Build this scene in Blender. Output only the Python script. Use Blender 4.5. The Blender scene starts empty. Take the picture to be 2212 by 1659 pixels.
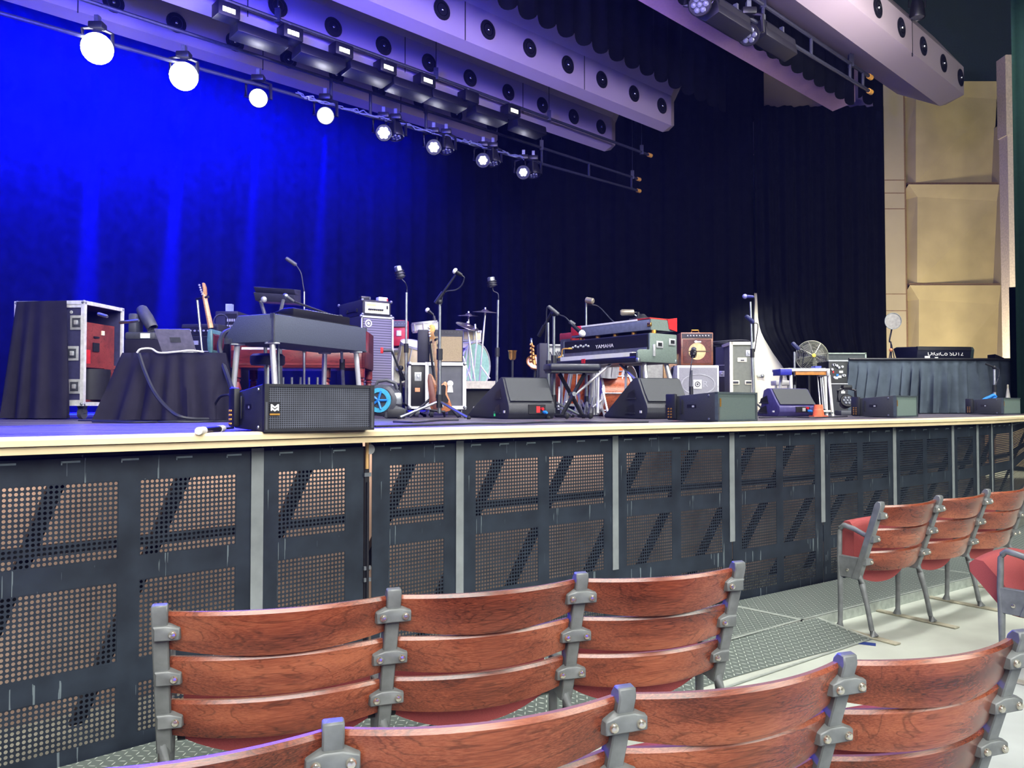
import bpy, bmesh, math, random
from mathutils import Vector, Matrix
random.seed(7)
PI = math.pi
C = bpy.context.scene.collection
# ---------------------------------------------------------------- camera frame
F_PX, EYE, HOR = 1700.0, 1.5, 875.0
PITCH = math.atan((HOR - 829.5) / F_PX)
CP, SP = math.cos(PITCH), math.sin(PITCH)
ZS = 1.375                       # stage floor level
UA = math.radians(43.3)          # stage axis against the picture plane
UX, UY = math.cos(UA), math.sin(UA)
def B(px, Y, z=ZS):
    """point at forward distance Y and height z, on picture column px"""
    return Vector(((px - 1106) / F_PX * (Y * CP + (z - EYE) * SP), Y, z))
def Z(py, Y):
    t = (829.5 - py) / F_PX
    return EYE + Y * (t * CP + SP) / (CP - t * SP)
def P(px, py, Y):
    return B(px, Y, Z(py, Y))
def G(px, py, z=ZS):
    t = (829.5 - py) / F_PX
    Y = (z - EYE) * (CP - t * SP) / (t * CP + SP)
    return B(px, Y, z)
def fitw(x0, Y0, ang, x1):
    k1 = (x1 - 1106) / F_PX; X0 = (x0 - 1106) / F_PX * Y0
    return (k1 * Y0 - X0) / (math.cos(ang) - k1 * math.sin(ang))
def uv(u, v, z=0.0):
    return Vector((u * UX - v * UY, u * UY + v * UX, z))
def to_uv(p):
    return (p.x * UX + p.y * UY, -p.x * UY + p.y * UX)
R = math.radians
# ---------------------------------------------------------------- materials
def lin(c):
    return tuple(((x / 255) / 12.92 if x / 255 <= .04045 else ((x / 255 + .055) / 1.055) ** 2.4) for x in c) + (1,)
MATS = {}
def nd(nt, t, **kw):
    n = nt.nodes.new(t)
    for k, v in kw.items():
        if k in n.inputs: n.inputs[k].default_value = v
        else: setattr(n, k, v)
    return n
def mat(name, col, rough=.5, metal=0., var=.18, scale=25., bump=0., emit=0., ecol=None, stretch=None, spec=None, coat=0.):
    if name in MATS: return MATS[name]
    m = bpy.data.materials.new(name); m.use_nodes = True; nt = m.node_tree
    b = nt.nodes['Principled BSDF']; L = nt.links.new
    c = lin(col)
    tc = nd(nt, 'ShaderNodeTexCoord'); src = tc.outputs['Object']
    if stretch:
        mp = nd(nt, 'ShaderNodeMapping'); mp.inputs['Scale'].default_value = stretch; L(src, mp.inputs[0]); src = mp.outputs[0]
    n = nd(nt, 'ShaderNodeTexNoise', Scale=scale, Detail=5.); L(src, n.inputs['Vector'])
    r = nd(nt, 'ShaderNodeValToRGB'); L(n.outputs[0], r.inputs[0])
    r.color_ramp.elements[0].position = .3; r.color_ramp.elements[1].position = .72
    r.color_ramp.elements[0].color = tuple(x * (1 - var) for x in c[:3]) + (1,)
    r.color_ramp.elements[1].color = tuple(min(1, x * (1 + var)) for x in c[:3]) + (1,)
    L(r.outputs[0], b.inputs['Base Color'])
    b.inputs['Roughness'].default_value = rough; b.inputs['Metallic'].default_value = metal
    if spec is not None: b.inputs['Specular IOR Level'].default_value = spec
    if coat: b.inputs['Coat Weight'].default_value = coat; b.inputs['Coat Roughness'].default_value = .15
    if bump:
        bp = nd(nt, 'ShaderNodeBump', Strength=bump, Distance=.01); L(n.outputs[0], bp.inputs['Height']); L(bp.outputs[0], b.inputs['Normal'])
    if emit:
        b.inputs['Emission Color'].default_value = lin(ecol or col); b.inputs['Emission Strength'].default_value = emit
    MATS[name] = m
    return m
def math_n(nt, op, a, b=None):
    n = nd(nt, 'ShaderNodeMath', operation=op)
    for i, x in enumerate((a, b)):
        if x is None: continue
        if isinstance(x, (int, float)): n.inputs[i].default_value = x
        else: nt.links.new(x, n.inputs[i])
    return n.outputs[0]
def wood_mat(name, c0, c1, c2, along=(1.2, 9., 9.), rough=.3, coat=.5, scale=3.2, worn_highlight=None):
    m = bpy.data.materials.new(name); m.use_nodes = True; nt = m.node_tree; L = nt.links.new
    b = nt.nodes['Principled BSDF']
    tc = nd(nt, 'ShaderNodeTexCoord'); oi = nd(nt, 'ShaderNodeObjectInfo')
    ad = nd(nt, 'ShaderNodeVectorMath', operation='MULTIPLY_ADD'); L(tc.outputs['Object'], ad.inputs[0]); ad.inputs[1].default_value = along
    cb = nd(nt, 'ShaderNodeCombineXYZ')
    for i, k in enumerate((37., 91., 53.)): L(math_n(nt, 'MULTIPLY', oi.outputs['Random'], k), cb.inputs[i])
    L(cb.outputs[0], ad.inputs[2])
    n1 = nd(nt, 'ShaderNodeTexNoise', Scale=1.1, Detail=3., Distortion=1.2); L(ad.outputs[0], n1.inputs['Vector'])
    # growth rings: contour lines of a slow noise field
    ring = math_n(nt, 'FRACT', math_n(nt, 'MULTIPLY', n1.outputs[0], 9.))
    line = nd(nt, 'ShaderNodeValToRGB'); L(ring, line.inputs[0])
    e = line.color_ramp.elements; e[0].position = 0.; e[0].color = (.25, .25, .25, 1); e[1].position = .16; e[1].color = (1, 1, 1, 1)
    x = line.color_ramp.elements.new(.9); x.color = (.9, .9, .9, 1); x = line.color_ramp.elements.new(1.); x.color = (.35, .35, .35, 1)
    n2 = nd(nt, 'ShaderNodeTexNoise', Scale=scale, Detail=8., Roughness=.65)
    sc = nd(nt, 'ShaderNodeVectorMath', operation='MULTIPLY'); sc.inputs[1].default_value = (3., 12., 12.); L(ad.outputs[0], sc.inputs[0]); L(sc.outputs[0], n2.inputs['Vector'])
    n3 = nd(nt, 'ShaderNodeTexNoise', Scale=.9, Detail=2.); L(ad.outputs[0], n3.inputs['Vector'])
    rp = nd(nt, 'ShaderNodeValToRGB'); L(math_n(nt, 'ADD', math_n(nt, 'MULTIPLY', n2.outputs[0], .45), math_n(nt, 'MULTIPLY', n3.outputs[0], .55)), rp.inputs[0])
    e = rp.color_ramp.elements; e[0].position = .36; e[0].color = lin(c0); e[1].position = .66; e[1].color = lin(c2)
    x = rp.color_ramp.elements.new(.5); x.color = lin(c1)
    mx = nd(nt, 'ShaderNodeMix', data_type='RGBA', blend_type='MULTIPLY'); mx.inputs[0].default_value = .65
    L(rp.outputs[0], mx.inputs[6]); L(line.outputs[0], mx.inputs[7]); L(mx.outputs[2], b.inputs['Base Color'])
    if worn_highlight:                                            # edges facing up are rubbed pale, with an edge highlight painted in
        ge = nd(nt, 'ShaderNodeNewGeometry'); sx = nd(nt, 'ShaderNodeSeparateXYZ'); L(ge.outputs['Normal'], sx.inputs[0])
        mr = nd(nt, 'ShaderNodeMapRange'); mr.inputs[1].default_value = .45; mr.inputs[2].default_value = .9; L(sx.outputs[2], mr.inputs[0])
        m2 = nd(nt, 'ShaderNodeMix', data_type='RGBA'); L(math_n(nt, 'MULTIPLY', mr.outputs[0], .8), m2.inputs[0]); L(mx.outputs[2], m2.inputs[6]); m2.inputs[7].default_value = lin(worn_highlight); L(m2.outputs[2], b.inputs['Base Color'])
    b.inputs['Roughness'].default_value = rough; b.inputs['Coat Weight'].default_value = coat; b.inputs['Coat Roughness'].default_value = .25
    bp = nd(nt, 'ShaderNodeBump', Strength=.12, Distance=.004); L(n2.outputs[0], bp.inputs['Height']); L(bp.outputs[0], b.inputs['Normal'])
    MATS[name] = m; return m
def dots_mat(name, col, pitch, rad, rough=.45, hole=(0, 0, 0), alpha=False, metal=0., spec=.5):
    """UV-based (metres) round-hole pattern: dark dots, or real openings if alpha"""
    m = bpy.data.materials.new(name); m.use_nodes = True; nt = m.node_tree; L = nt.links.new
    b = nt.nodes['Principled BSDF']; out = nt.nodes['Material Output']
    uvn = nd(nt, 'ShaderNodeUVMap'); sp = nd(nt, 'ShaderNodeSeparateXYZ'); L(uvn.outputs[0], sp.inputs[0])
    fx = math_n(nt, 'SUBTRACT', math_n(nt, 'FRACT', math_n(nt, 'DIVIDE', sp.outputs[0], pitch)), .5)
    fy = math_n(nt, 'SUBTRACT', math_n(nt, 'FRACT', math_n(nt, 'DIVIDE', sp.outputs[1], pitch)), .5)
    d = math_n(nt, 'SQRT', math_n(nt, 'ADD', math_n(nt, 'MULTIPLY', fx, fx), math_n(nt, 'MULTIPLY', fy, fy)))
    inside = math_n(nt, 'LESS_THAN', d, rad / pitch)
    tc = nd(nt, 'ShaderNodeTexCoord'); n = nd(nt, 'ShaderNodeTexNoise', Scale=9., Detail=6.); L(tc.outputs['Object'], n.inputs['Vector'])
    r = nd(nt, 'ShaderNodeValToRGB'); L(n.outputs[0], r.inputs[0]); c = lin(col)
    r.color_ramp.elements[0].position = .3; r.color_ramp.elements[1].position = .75
    r.color_ramp.elements[0].color = tuple(x * .75 for x in c[:3]) + (1,); r.color_ramp.elements[1].color = tuple(x * 1.3 for x in c[:3]) + (1,)
    b.inputs['Roughness'].default_value = rough; b.inputs['Metallic'].default_value = metal; b.inputs['Specular IOR Level'].default_value = spec
    if alpha:
        L(r.outputs[0], b.inputs['Base Color'])
        tr = nd(nt, 'ShaderNodeBsdfTransparent'); mx = nd(nt, 'ShaderNodeMixShader')
        L(inside, mx.inputs[0]); L(b.outputs[0], mx.inputs[1]); L(tr.outputs[0], mx.inputs[2]); L(mx.outputs[0], out.inputs[0])
    else:
        mx = nd(nt, 'ShaderNodeMix', data_type='RGBA'); L(inside, mx.inputs[0]); L(r.outputs[0], mx.inputs[6]); mx.inputs[7].default_value = lin(hole)
        L(mx.outputs[2], b.inputs['Base Color'])
    MATS[name] = m; return m
def plate_mat(name):
    """diamond tread plate: short raised bars alternating in direction (UV in metres)"""
    m = bpy.data.materials.new(name); m.use_nodes = True; nt = m.node_tree; L = nt.links.new
    b = nt.nodes['Principled BSDF']
    uvn = nd(nt, 'ShaderNodeUVMap'); sp = nd(nt, 'ShaderNodeSeparateXYZ'); L(uvn.outputs[0], sp.inputs[0])
    p = .034
    gx = math_n(nt, 'DIVIDE', sp.outputs[0], p); gy = math_n(nt, 'DIVIDE', sp.outputs[1], p)
    par = math_n(nt, 'MODULO', math_n(nt, 'ADD', math_n(nt, 'FLOOR', gx), math_n(nt, 'FLOOR', gy)), 2.)
    sg = math_n(nt, 'SUBTRACT', math_n(nt, 'MULTIPLY', math_n(nt, 'ABSOLUTE', par), 2.), 1.)
    fx = math_n(nt, 'SUBTRACT', math_n(nt, 'FRACT', gx), .5); fy = math_n(nt, 'SUBTRACT', math_n(nt, 'FRACT', gy), .5)
    a = math_n(nt, 'ADD', fx, math_n(nt, 'MULTIPLY', fy, sg)); c2 = math_n(nt, 'SUBTRACT', fx, math_n(nt, 'MULTIPLY', fy, sg))
    d = math_n(nt, 'ADD', math_n(nt, 'POWER', math_n(nt, 'DIVIDE', math_n(nt, 'ABSOLUTE', a), .62), 2.), math_n(nt, 'POWER', math_n(nt, 'DIVIDE', math_n(nt, 'ABSOLUTE', c2), .13), 2.))
    ins = math_n(nt, 'MAXIMUM', math_n(nt, 'SUBTRACT', 1., d), 0.)
    r = nd(nt, 'ShaderNodeValToRGB'); L(ins, r.inputs[0]); r.color_ramp.elements[0].color = lin((112, 122, 116)); r.color_ramp.elements[1].color = lin((206, 214, 204)); r.color_ramp.elements[1].position = .35
    L(r.outputs[0], b.inputs['Base Color']); b.inputs['Metallic'].default_value = .35; b.inputs['Roughness'].default_value = .42
    bp = nd(nt, 'ShaderNodeBump', Strength=.7, Distance=.003); L(ins, bp.inputs['Height']); L(bp.outputs[0], b.inputs['Normal'])
    MATS[name] = m; return m
# ---------------------------------------------------------------- mesh builder
class M:
    def __init__(s): s.v = []; s.f = []; s.uv = {}
    def add(s, vs, fs):
        o = len(s.v); s.v += [tuple(x) for x in vs]; s.f += [tuple(i + o for i in f) for f in fs]; return s
    def box(s, x0, x1, y0, y1, z0, z1):
        vs = [(x, y, z) for z in (z0, z1) for y in (y0, y1) for x in (x0, x1)]
        return s.add(vs, [(0, 2, 3, 1), (4, 5, 7, 6), (0, 1, 5, 4), (1, 3, 7, 5), (3, 2, 6, 7), (2, 0, 4, 6)])
    def obox(s, c, sx, sy, sz, rot=None):
        q = rot if rot is not None else Matrix.Identity(3); c = Vector(c)
        vs = [c + q @ Vector((x * sx / 2, y * sy / 2, z * sz / 2)) for z in (-1, 1) for y in (-1, 1) for x in (-1, 1)]
        return s.add(vs, [(0, 2, 3, 1), (4, 5, 7, 6), (0, 1, 5, 4), (1, 3, 7, 5), (3, 2, 6, 7), (2, 0, 4, 6)])
    def cyl(s, p0, p1, r0, r1=None, n=12):
        r1 = r0 if r1 is None else r1
        p0, p1 = Vector(p0), Vector(p1); d = (p1 - p0)
        q = d.to_track_quat('Z', 'Y').to_matrix() if d.length > 1e-9 else Matrix.Identity(3)
        vs = []
        for p, r in ((p0, r0), (p1, r1)):
            for i in range(n):
                a = 2 * PI * i / n; vs.append(p + q @ Vector((r * math.cos(a), r * math.sin(a), 0)))
        fs = [(i, (i + 1) % n, n + (i + 1) % n, n + i) for i in range(n)] + [tuple(range(n - 1, -1, -1)), tuple(range(n, 2 * n))]
        return s.add(vs, fs)
    def tube(s, pts, r, n=6):
        pts = [Vector(p) for p in pts]; vs = []; fs = []
        rr = r if isinstance(r, (list, tuple)) else [r] * len(pts)
        for i, p in enumerate(pts):
            d = (pts[min(i + 1, len(pts) - 1)] - pts[max(i - 1, 0)])
            d = d.normalized() if d.length > 1e-9 else Vector((0, 0, 1))
            up = Vector((0, 0, 1)) if abs(d.z) < .95 else Vector((1, 0, 0))
            a = d.cross(up).normalized(); b = a.cross(d)
            for k in range(n):
                t = 2 * PI * k / n; vs.append(p + (a * math.cos(t) + b * math.sin(t)) * rr[i])
        for i in range(len(pts) - 1):
            for k in range(n): fs.append((i * n + k, i * n + (k + 1) % n, (i + 1) * n + (k + 1) % n, (i + 1) * n + k))
        fs += [tuple(range(n - 1, -1, -1)), tuple(range((len(pts) - 1) * n, len(pts) * n))]
        return s.add(vs, fs)
    def lathe(s, prof, n=20, o=(0, 0, 0), ax=(0, 0, 1)):
        o = Vector(o); q = Vector(ax).to_track_quat('Z', 'Y').to_matrix(); vs = []; fs = []
        for r, z in prof:
            for i in range(n):
                a = 2 * PI * i / n; vs.append(o + q @ Vector((max(r, 1e-4) * math.cos(a), max(r, 1e-4) * math.sin(a), z)))
        for j in range(len(prof) - 1):
            for i in range(n): fs.append((j * n + i, j * n + (i + 1) % n, (j + 1) * n + (i + 1) % n, (j + 1) * n + i))
        k = len(prof) - 1; (ra, za), (rb, zb) = prof[0], prof[-1]
        if k >= 3 and rb > .0015 and (abs(ra - rb) < 1e-6 or abs(za - zb) < 1e-6):      # a ring: close it on itself
            for i in range(n): fs.append((k * n + i, k * n + (i + 1) % n, (i + 1) % n, i))
        else: fs += [tuple(range(n - 1, -1, -1)), tuple(range(k * n, (k + 1) * n))]
        return s.add(vs, fs)
    def ext(s, poly, a, b, plane='yz', shrink=None):
        """extrude a 2-D outline from a to b across the given plane"""
        def mk(p, t):
            return {'yz': (t, p[0], p[1]), 'xz': (p[0], t, p[1]), 'xy': (p[0], p[1], t)}[plane]
        n = len(poly)
        vs = [mk(p, a) for p in poly] + [mk(p, b) for p in poly]
        return s.add(vs, [(i, (i + 1) % n, n + (i + 1) % n, n + i) for i in range(n)] + [tuple(range(n - 1, -1, -1)), tuple(range(n, 2 * n))])
    def sph(s, c, r, n=12, sc=(1, 1, 1)):
        c = Vector(c); vs = []; fs = []; m = max(4, n // 2)
        for j in range(m + 1):
            t = PI * j / m
            for i in range(n):
                a = 2 * PI * i / n; rr = max(math.sin(t), 1e-3)
                vs.append(c + Vector((r * sc[0] * rr * math.cos(a), r * sc[1] * rr * math.sin(a), r * sc[2] * math.cos(t))))
        for j in range(m):
            for i in range(n): fs.append((j * n + i, (j + 1) * n + i, (j + 1) * n + (i + 1) % n, j * n + (i + 1) % n))
        return s.add(vs, fs)
    def grid(s, fn, nu, nv):
        vs = [fn(i / nu, j / nv) for j in range(nv + 1) for i in range(nu + 1)]
        return s.add(vs, [(j * (nu + 1) + i, j * (nu + 1) + i + 1, (j + 1) * (nu + 1) + i + 1, (j + 1) * (nu + 1) + i) for j in range(nv) for i in range(nu)])
    def uvquad(s, a, b, c, d, uvs):
        o = len(s.f); s.add([a, b, c, d], [(0, 1, 2, 3)]); s.uv[o] = uvs; return s
    def build(s, name, m, parent=None, bevel=0., seg=2, angle=35, smooth=True, recalc=True):
        me = bpy.data.meshes.new(name); me.from_pydata(s.v, [], s.f)
        if s.uv:
            ul = me.uv_layers.new(name='UVMap')
            for fi, us in s.uv.items():
                for k, li in enumerate(me.polygons[fi].loop_indices): ul.data[li].uv = us[k]
        if recalc or bevel:
            bm = bmesh.new(); bm.from_mesh(me)
            if recalc: bmesh.ops.recalc_face_normals(bm, faces=bm.faces)
            if bevel:
                ed = [e for e in bm.edges if len(e.link_faces) == 2 and e.calc_face_angle(0) > R(30)]
                bmesh.ops.bevel(bm, geom=ed, offset=bevel, segments=seg, profile=.5, affect='EDGES', clamp_overlap=True)
            bm.to_mesh(me); bm.free()
        if smooth:
            me.shade_smooth(); me.set_sharp_from_angle(angle=R(angle))
        me.materials.append(m)
        o = bpy.data.objects.new(name, me); C.objects.link(o)
        if parent is not None: o.parent = parent
        return o
def tag(o, label=None, cat=None, group=None, kind=None):
    for k, v in (('label', label), ('category', cat), ('group', group), ('kind', kind)):
        if v: o[k] = v
    return o
def thing(name, label, cat, loc=(0, 0, 0), yaw=0., group=None):
    o = bpy.data.objects.new(name, None); C.objects.link(o); o.empty_display_size = .05
    o.location = loc; o.rotation_euler = (0, 0, yaw)
    return tag(o, label, cat, group)
def struct(o): o['kind'] = 'structure'; return o
def dup(root, loc, yaw, label, group=None):
    r = root.copy(); C.objects.link(r); r.location = loc; r.rotation_euler = (0, 0, yaw); r['label'] = label
    if group: r['group'] = group
    for ch in list(root.children):
        c = ch.copy(); C.objects.link(c); c.parent = r
        for g in list(ch.children):
            d = g.copy(); C.objects.link(d); d.parent = c
    return r
def text(name, s, size, m, parent, loc, rot, sx=1., extr=.001, align='CENTER'):
    cu = bpy.data.curves.new(name, 'FONT'); cu.body = s; cu.size = size; cu.extrude = extr; cu.align_x = align; cu.align_y = 'CENTER'
    o = bpy.data.objects.new(name, cu); C.objects.link(o); me = bpy.data.meshes.new_from_object(o); bpy.data.objects.remove(o)
    me.materials.clear(); me.materials.append(m); o = bpy.data.objects.new(name, me); C.objects.link(o); o.parent = parent
    o.location = loc; o.rotation_euler = rot; o.scale = (sx, 1, 1); return o
def bez(pts, n=8):
    """smooth path through the points (Catmull-Rom)"""
    pts = [Vector(p) for p in pts]; q = [2 * pts[0] - pts[1]] + pts + [2 * pts[-1] - pts[-2]]; out = []
    for i in range(1, len(q) - 2):
        for k in range(n):
            t = k / n; a, b, c, d = q[i - 1], q[i], q[i + 1], q[i + 2]
            out.append(.5 * ((2 * b) + (c - a) * t + (2 * a - 5 * b + 4 * c - d) * t * t + (3 * b - a - 3 * c + d) * t ** 3))
    return out + [pts[-1]]
# ---------------------------------------------------------------- palette
black = mat('black_paint', (26, 27, 32), .5)
tolex = mat('black_tolex', (30, 30, 36), .65, bump=.25, scale=160)
plastic = mat('black_plastic', (20, 20, 24), .4)
gear = mat('grey_black_cabinet', (44, 46, 52), .55, bump=.1, scale=120)
dgrey = mat('dark_grey_plastic', (70, 72, 80), .5)
chrome = mat('chrome', (232, 232, 238), .22, .6, var=.05)
steel = mat('brushed_steel', (160, 165, 172), .35, .9)
alu = mat('aluminium_edge', (226, 226, 228), .38, .2)
silver = mat('silver_paint', (190, 192, 196), .4, .3)
white = mat('white_paint', (232, 230, 224), .5, var=.05)
cream = mat('cream_panel', (228, 222, 196), .5)
red = mat('red_lacquer', (196, 40, 44), .4)
brass = mat('brass', (196, 150, 84), .25, .9)
gold = mat('gold_plate', (230, 170, 80), .3, .8)
blue_p = mat('blue_plastic', (40, 130, 220), .45)
rubber = mat('black_rubber', (18, 18, 20), .8)
cable_m = mat('cable_rubber', (40, 42, 52), .55)
cast = mat('grey_cast_iron', (120, 124, 124), .42, .15, var=.22, scale=18, bump=.08)
bolt_m = mat('bright_bolt', (232, 226, 210), .22, .9, var=.1)
velour = mat('black_velour', (9, 10, 12), .9, var=.3, scale=6, spec=.02)
cloth = mat('black_cloth', (32, 30, 44), .85, var=.2, scale=8, spec=.2)
# ================================================================ setting
VU = [(-9, 3.7), (-2, 3.62), (1.1, 3.53), (2, 3.51), (3, 3.45), (3.95, 3.34), (5.27, 3.09), (6.37, 2.92), (7.43, 2.76), (9, 2.62), (11.3, 2.72), (14, 3.2), (19, 4.6)]
def front_v(u):
    for (a, va), (b, vb) in zip(VU, VU[1:]):
        if a <= u <= b:
            t = (u - a) / (b - a); return va + (vb - va) * t
    return VU[-1][1]
def front_at(px):
    k = (px - 1106) / F_PX; best = None
    for i in range(3000):
        u = -6 + i * .01; p = uv(u, front_v(u)); d = abs(p.x - k * p.y)
        if p.y > .5 and (best is None or d < best[0]): best = (d, u)
    return best[1]
def fp(u, off=0., z=0.): return uv(u, front_v(u) + off, z)

# floor (audience concrete): upper level + slightly lower level under the rear row
conc = mat('floor_concrete', (188, 194, 182), .5, var=.16, scale=2.2, bump=.05, spec=.4)
m = M()
RY = R(19.5); rd = Vector((math.cos(RY), math.sin(RY), 0)); rn = Vector((-math.sin(RY), math.cos(RY), 0))
brk = Vector((0.25, 1.95, 0)) + rn * .42
a, b = brk - rd * 9, brk + rd * 16
m.add([a, b, b + rn * 24, a + rn * 24], [(0, 1, 2, 3)])
lo = Vector((0, 0, -.076))
m.add([a, b, b - rn * .1 + lo, a - rn * .1 + lo], [(0, 1, 2, 3)])
m.add([a - rn * .1 + lo, b - rn * .1 + lo, b - rn * 9 + lo, a - rn * 9 + lo], [(0, 1, 2, 3)])
struct(m.build('floor', conc, smooth=False))

# stage deck
deck = bpy.data.materials.new('stage_deck_wood'); deck.use_nodes = True
def _deck():
    nt = deck.node_tree; L = nt.links.new; b = nt.nodes['Principled BSDF']
    tc = nd(nt, 'ShaderNodeTexCoord'); mp = nd(nt, 'ShaderNodeMapping'); mp.inputs['Rotation'].default_value = (0, 0, -UA); mp.inputs['Scale'].default_value = (.5, 9, 1)
    L(tc.outputs['Object'], mp.inputs[0]); n = nd(nt, 'ShaderNodeTexNoise', Scale=2.5, Detail=6.); L(mp.outputs[0], n.inputs['Vector'])
    r = nd(nt, 'ShaderNodeValToRGB'); L(n.outputs[0], r.inputs[0]); r.color_ramp.elements[0].position = .3; r.color_ramp.elements[1].position = .7
    r.color_ramp.elements[0].color = lin((78, 72, 82)); r.color_ramp.elements[1].color = lin((126, 118, 132)); L(r.outputs[0], b.inputs['Base Color'])
    rr = nd(nt, 'ShaderNodeMapRange'); rr.inputs[3].default_value = .16; rr.inputs[4].default_value = .42; L(n.outputs[0], rr.inputs[0]); L(rr.outputs[0], b.inputs['Roughness'])
_deck()
us = [-8 + i * .25 for i in range(0, 105)]
m = M()
fr = [fp(u, -.06, ZS) for u in us]; bk = [uv(u, 24, ZS) for u in us]
n = len(us); m.add(fr + bk, [(i, i + 1, n + i + 1, n + i) for i in range(n - 1)])
m.add([p - Vector((0, 0, .05)) for p in fr + bk], [(n + i, n + i + 1, i + 1, i) for i in range(n - 1)])
struct(m.build('stage_floor', deck, smooth=False, recalc=False))
lipm = mat('beige_stage_lip', (236, 214, 172), .5, var=.08, scale=5)
def strip(prof):
    mm = M(); k = len(prof)
    vs = [fp(u, o, z) for u in us for o, z in prof]
    fs = [(i * k + j, (i + 1) * k + j, (i + 1) * k + (j + 1) % k, i * k + (j + 1) % k) for i in range(n - 1) for j in range(k)]
    return mm.add(vs, fs)
struct(strip([(-.06, ZS - .002), (-.06, ZS + .004), (-.15, ZS + .004), (-.165, ZS - .008), (-.165, ZS - .03), (-.06, ZS - .03)]).build('trim_1', lipm))
struct(strip([(-.05, ZS - .034), (-.145, ZS - .034), (-.145, ZS - .062), (-.05, ZS - .062)]).build('trim_2', lipm))
struct(strip([(-.05, ZS - .028), (-.12, ZS - .028), (-.12, ZS - .04), (-.05, ZS - .04)]).build('trim_3', mat('lip_groove', (90, 70, 50), .8)))
# wall below the stage, seen through the perforations
uw = mat('understage_plaster', (206, 178, 158), .8, var=.25, scale=1.6)
m = M(); m.add([fp(u, .75, z) for u in us for z in (0, ZS - .05)], [(2 * i, 2 * i + 2, 2 * i + 3, 2 * i + 1) for i in range(n - 1)])
struct(m.build('wall_understage', uw))

# ---------------------------------------------------------------- barricade
bar_m = mat('barricade_black', (44, 52, 62), .42, .2, var=.35, scale=7, bump=.06)
def scratchy():
    nt = bar_m.node_tree; L = nt.links.new; b = nt.nodes['Principled BSDF']; tc = nd(nt, 'ShaderNodeTexCoord')
    base = b.inputs['Base Color'].links[0].from_socket
    mp = nd(nt, 'ShaderNodeMapping'); mp.inputs['Scale'].default_value = (60, 60, 1.6); L(tc.outputs['Object'], mp.inputs[0])
    n1 = nd(nt, 'ShaderNodeTexNoise', Scale=1., Detail=3.); L(mp.outputs[0], n1.inputs['Vector'])
    n2 = nd(nt, 'ShaderNodeTexNoise', Scale=3.5, Detail=2.); L(tc.outputs['Object'], n2.inputs['Vector'])
    k = math_n(nt, 'MULTIPLY', math_n(nt, 'GREATER_THAN', n1.outputs[0], .64), math_n(nt, 'GREATER_THAN', n2.outputs[0], .5))
    mx = nd(nt, 'ShaderNodeMix', data_type='RGBA'); L(math_n(nt, 'MULTIPLY', k, .55), mx.inputs[0]); L(base, mx.inputs[6]); mx.inputs[7].default_value = lin((150, 165, 170)); L(mx.outputs[2], b.inputs['Base Color'])
scratchy()
perf = dots_mat('perforated_steel', (44, 52, 62), .02, .0066, .42, alpha=True, metal=.2)
tape_m = mat('grey_gaff_tape', (134, 140, 142), .55, var=.12, scale=12, bump=.15)
weld = mat('bare_weld_seam', (150, 165, 170), .5, .4)
Z_TOP, Z_BOT = 1.285, .03
GR = [(1.183, .86), (.76, .43), (.33, .12)]
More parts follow.
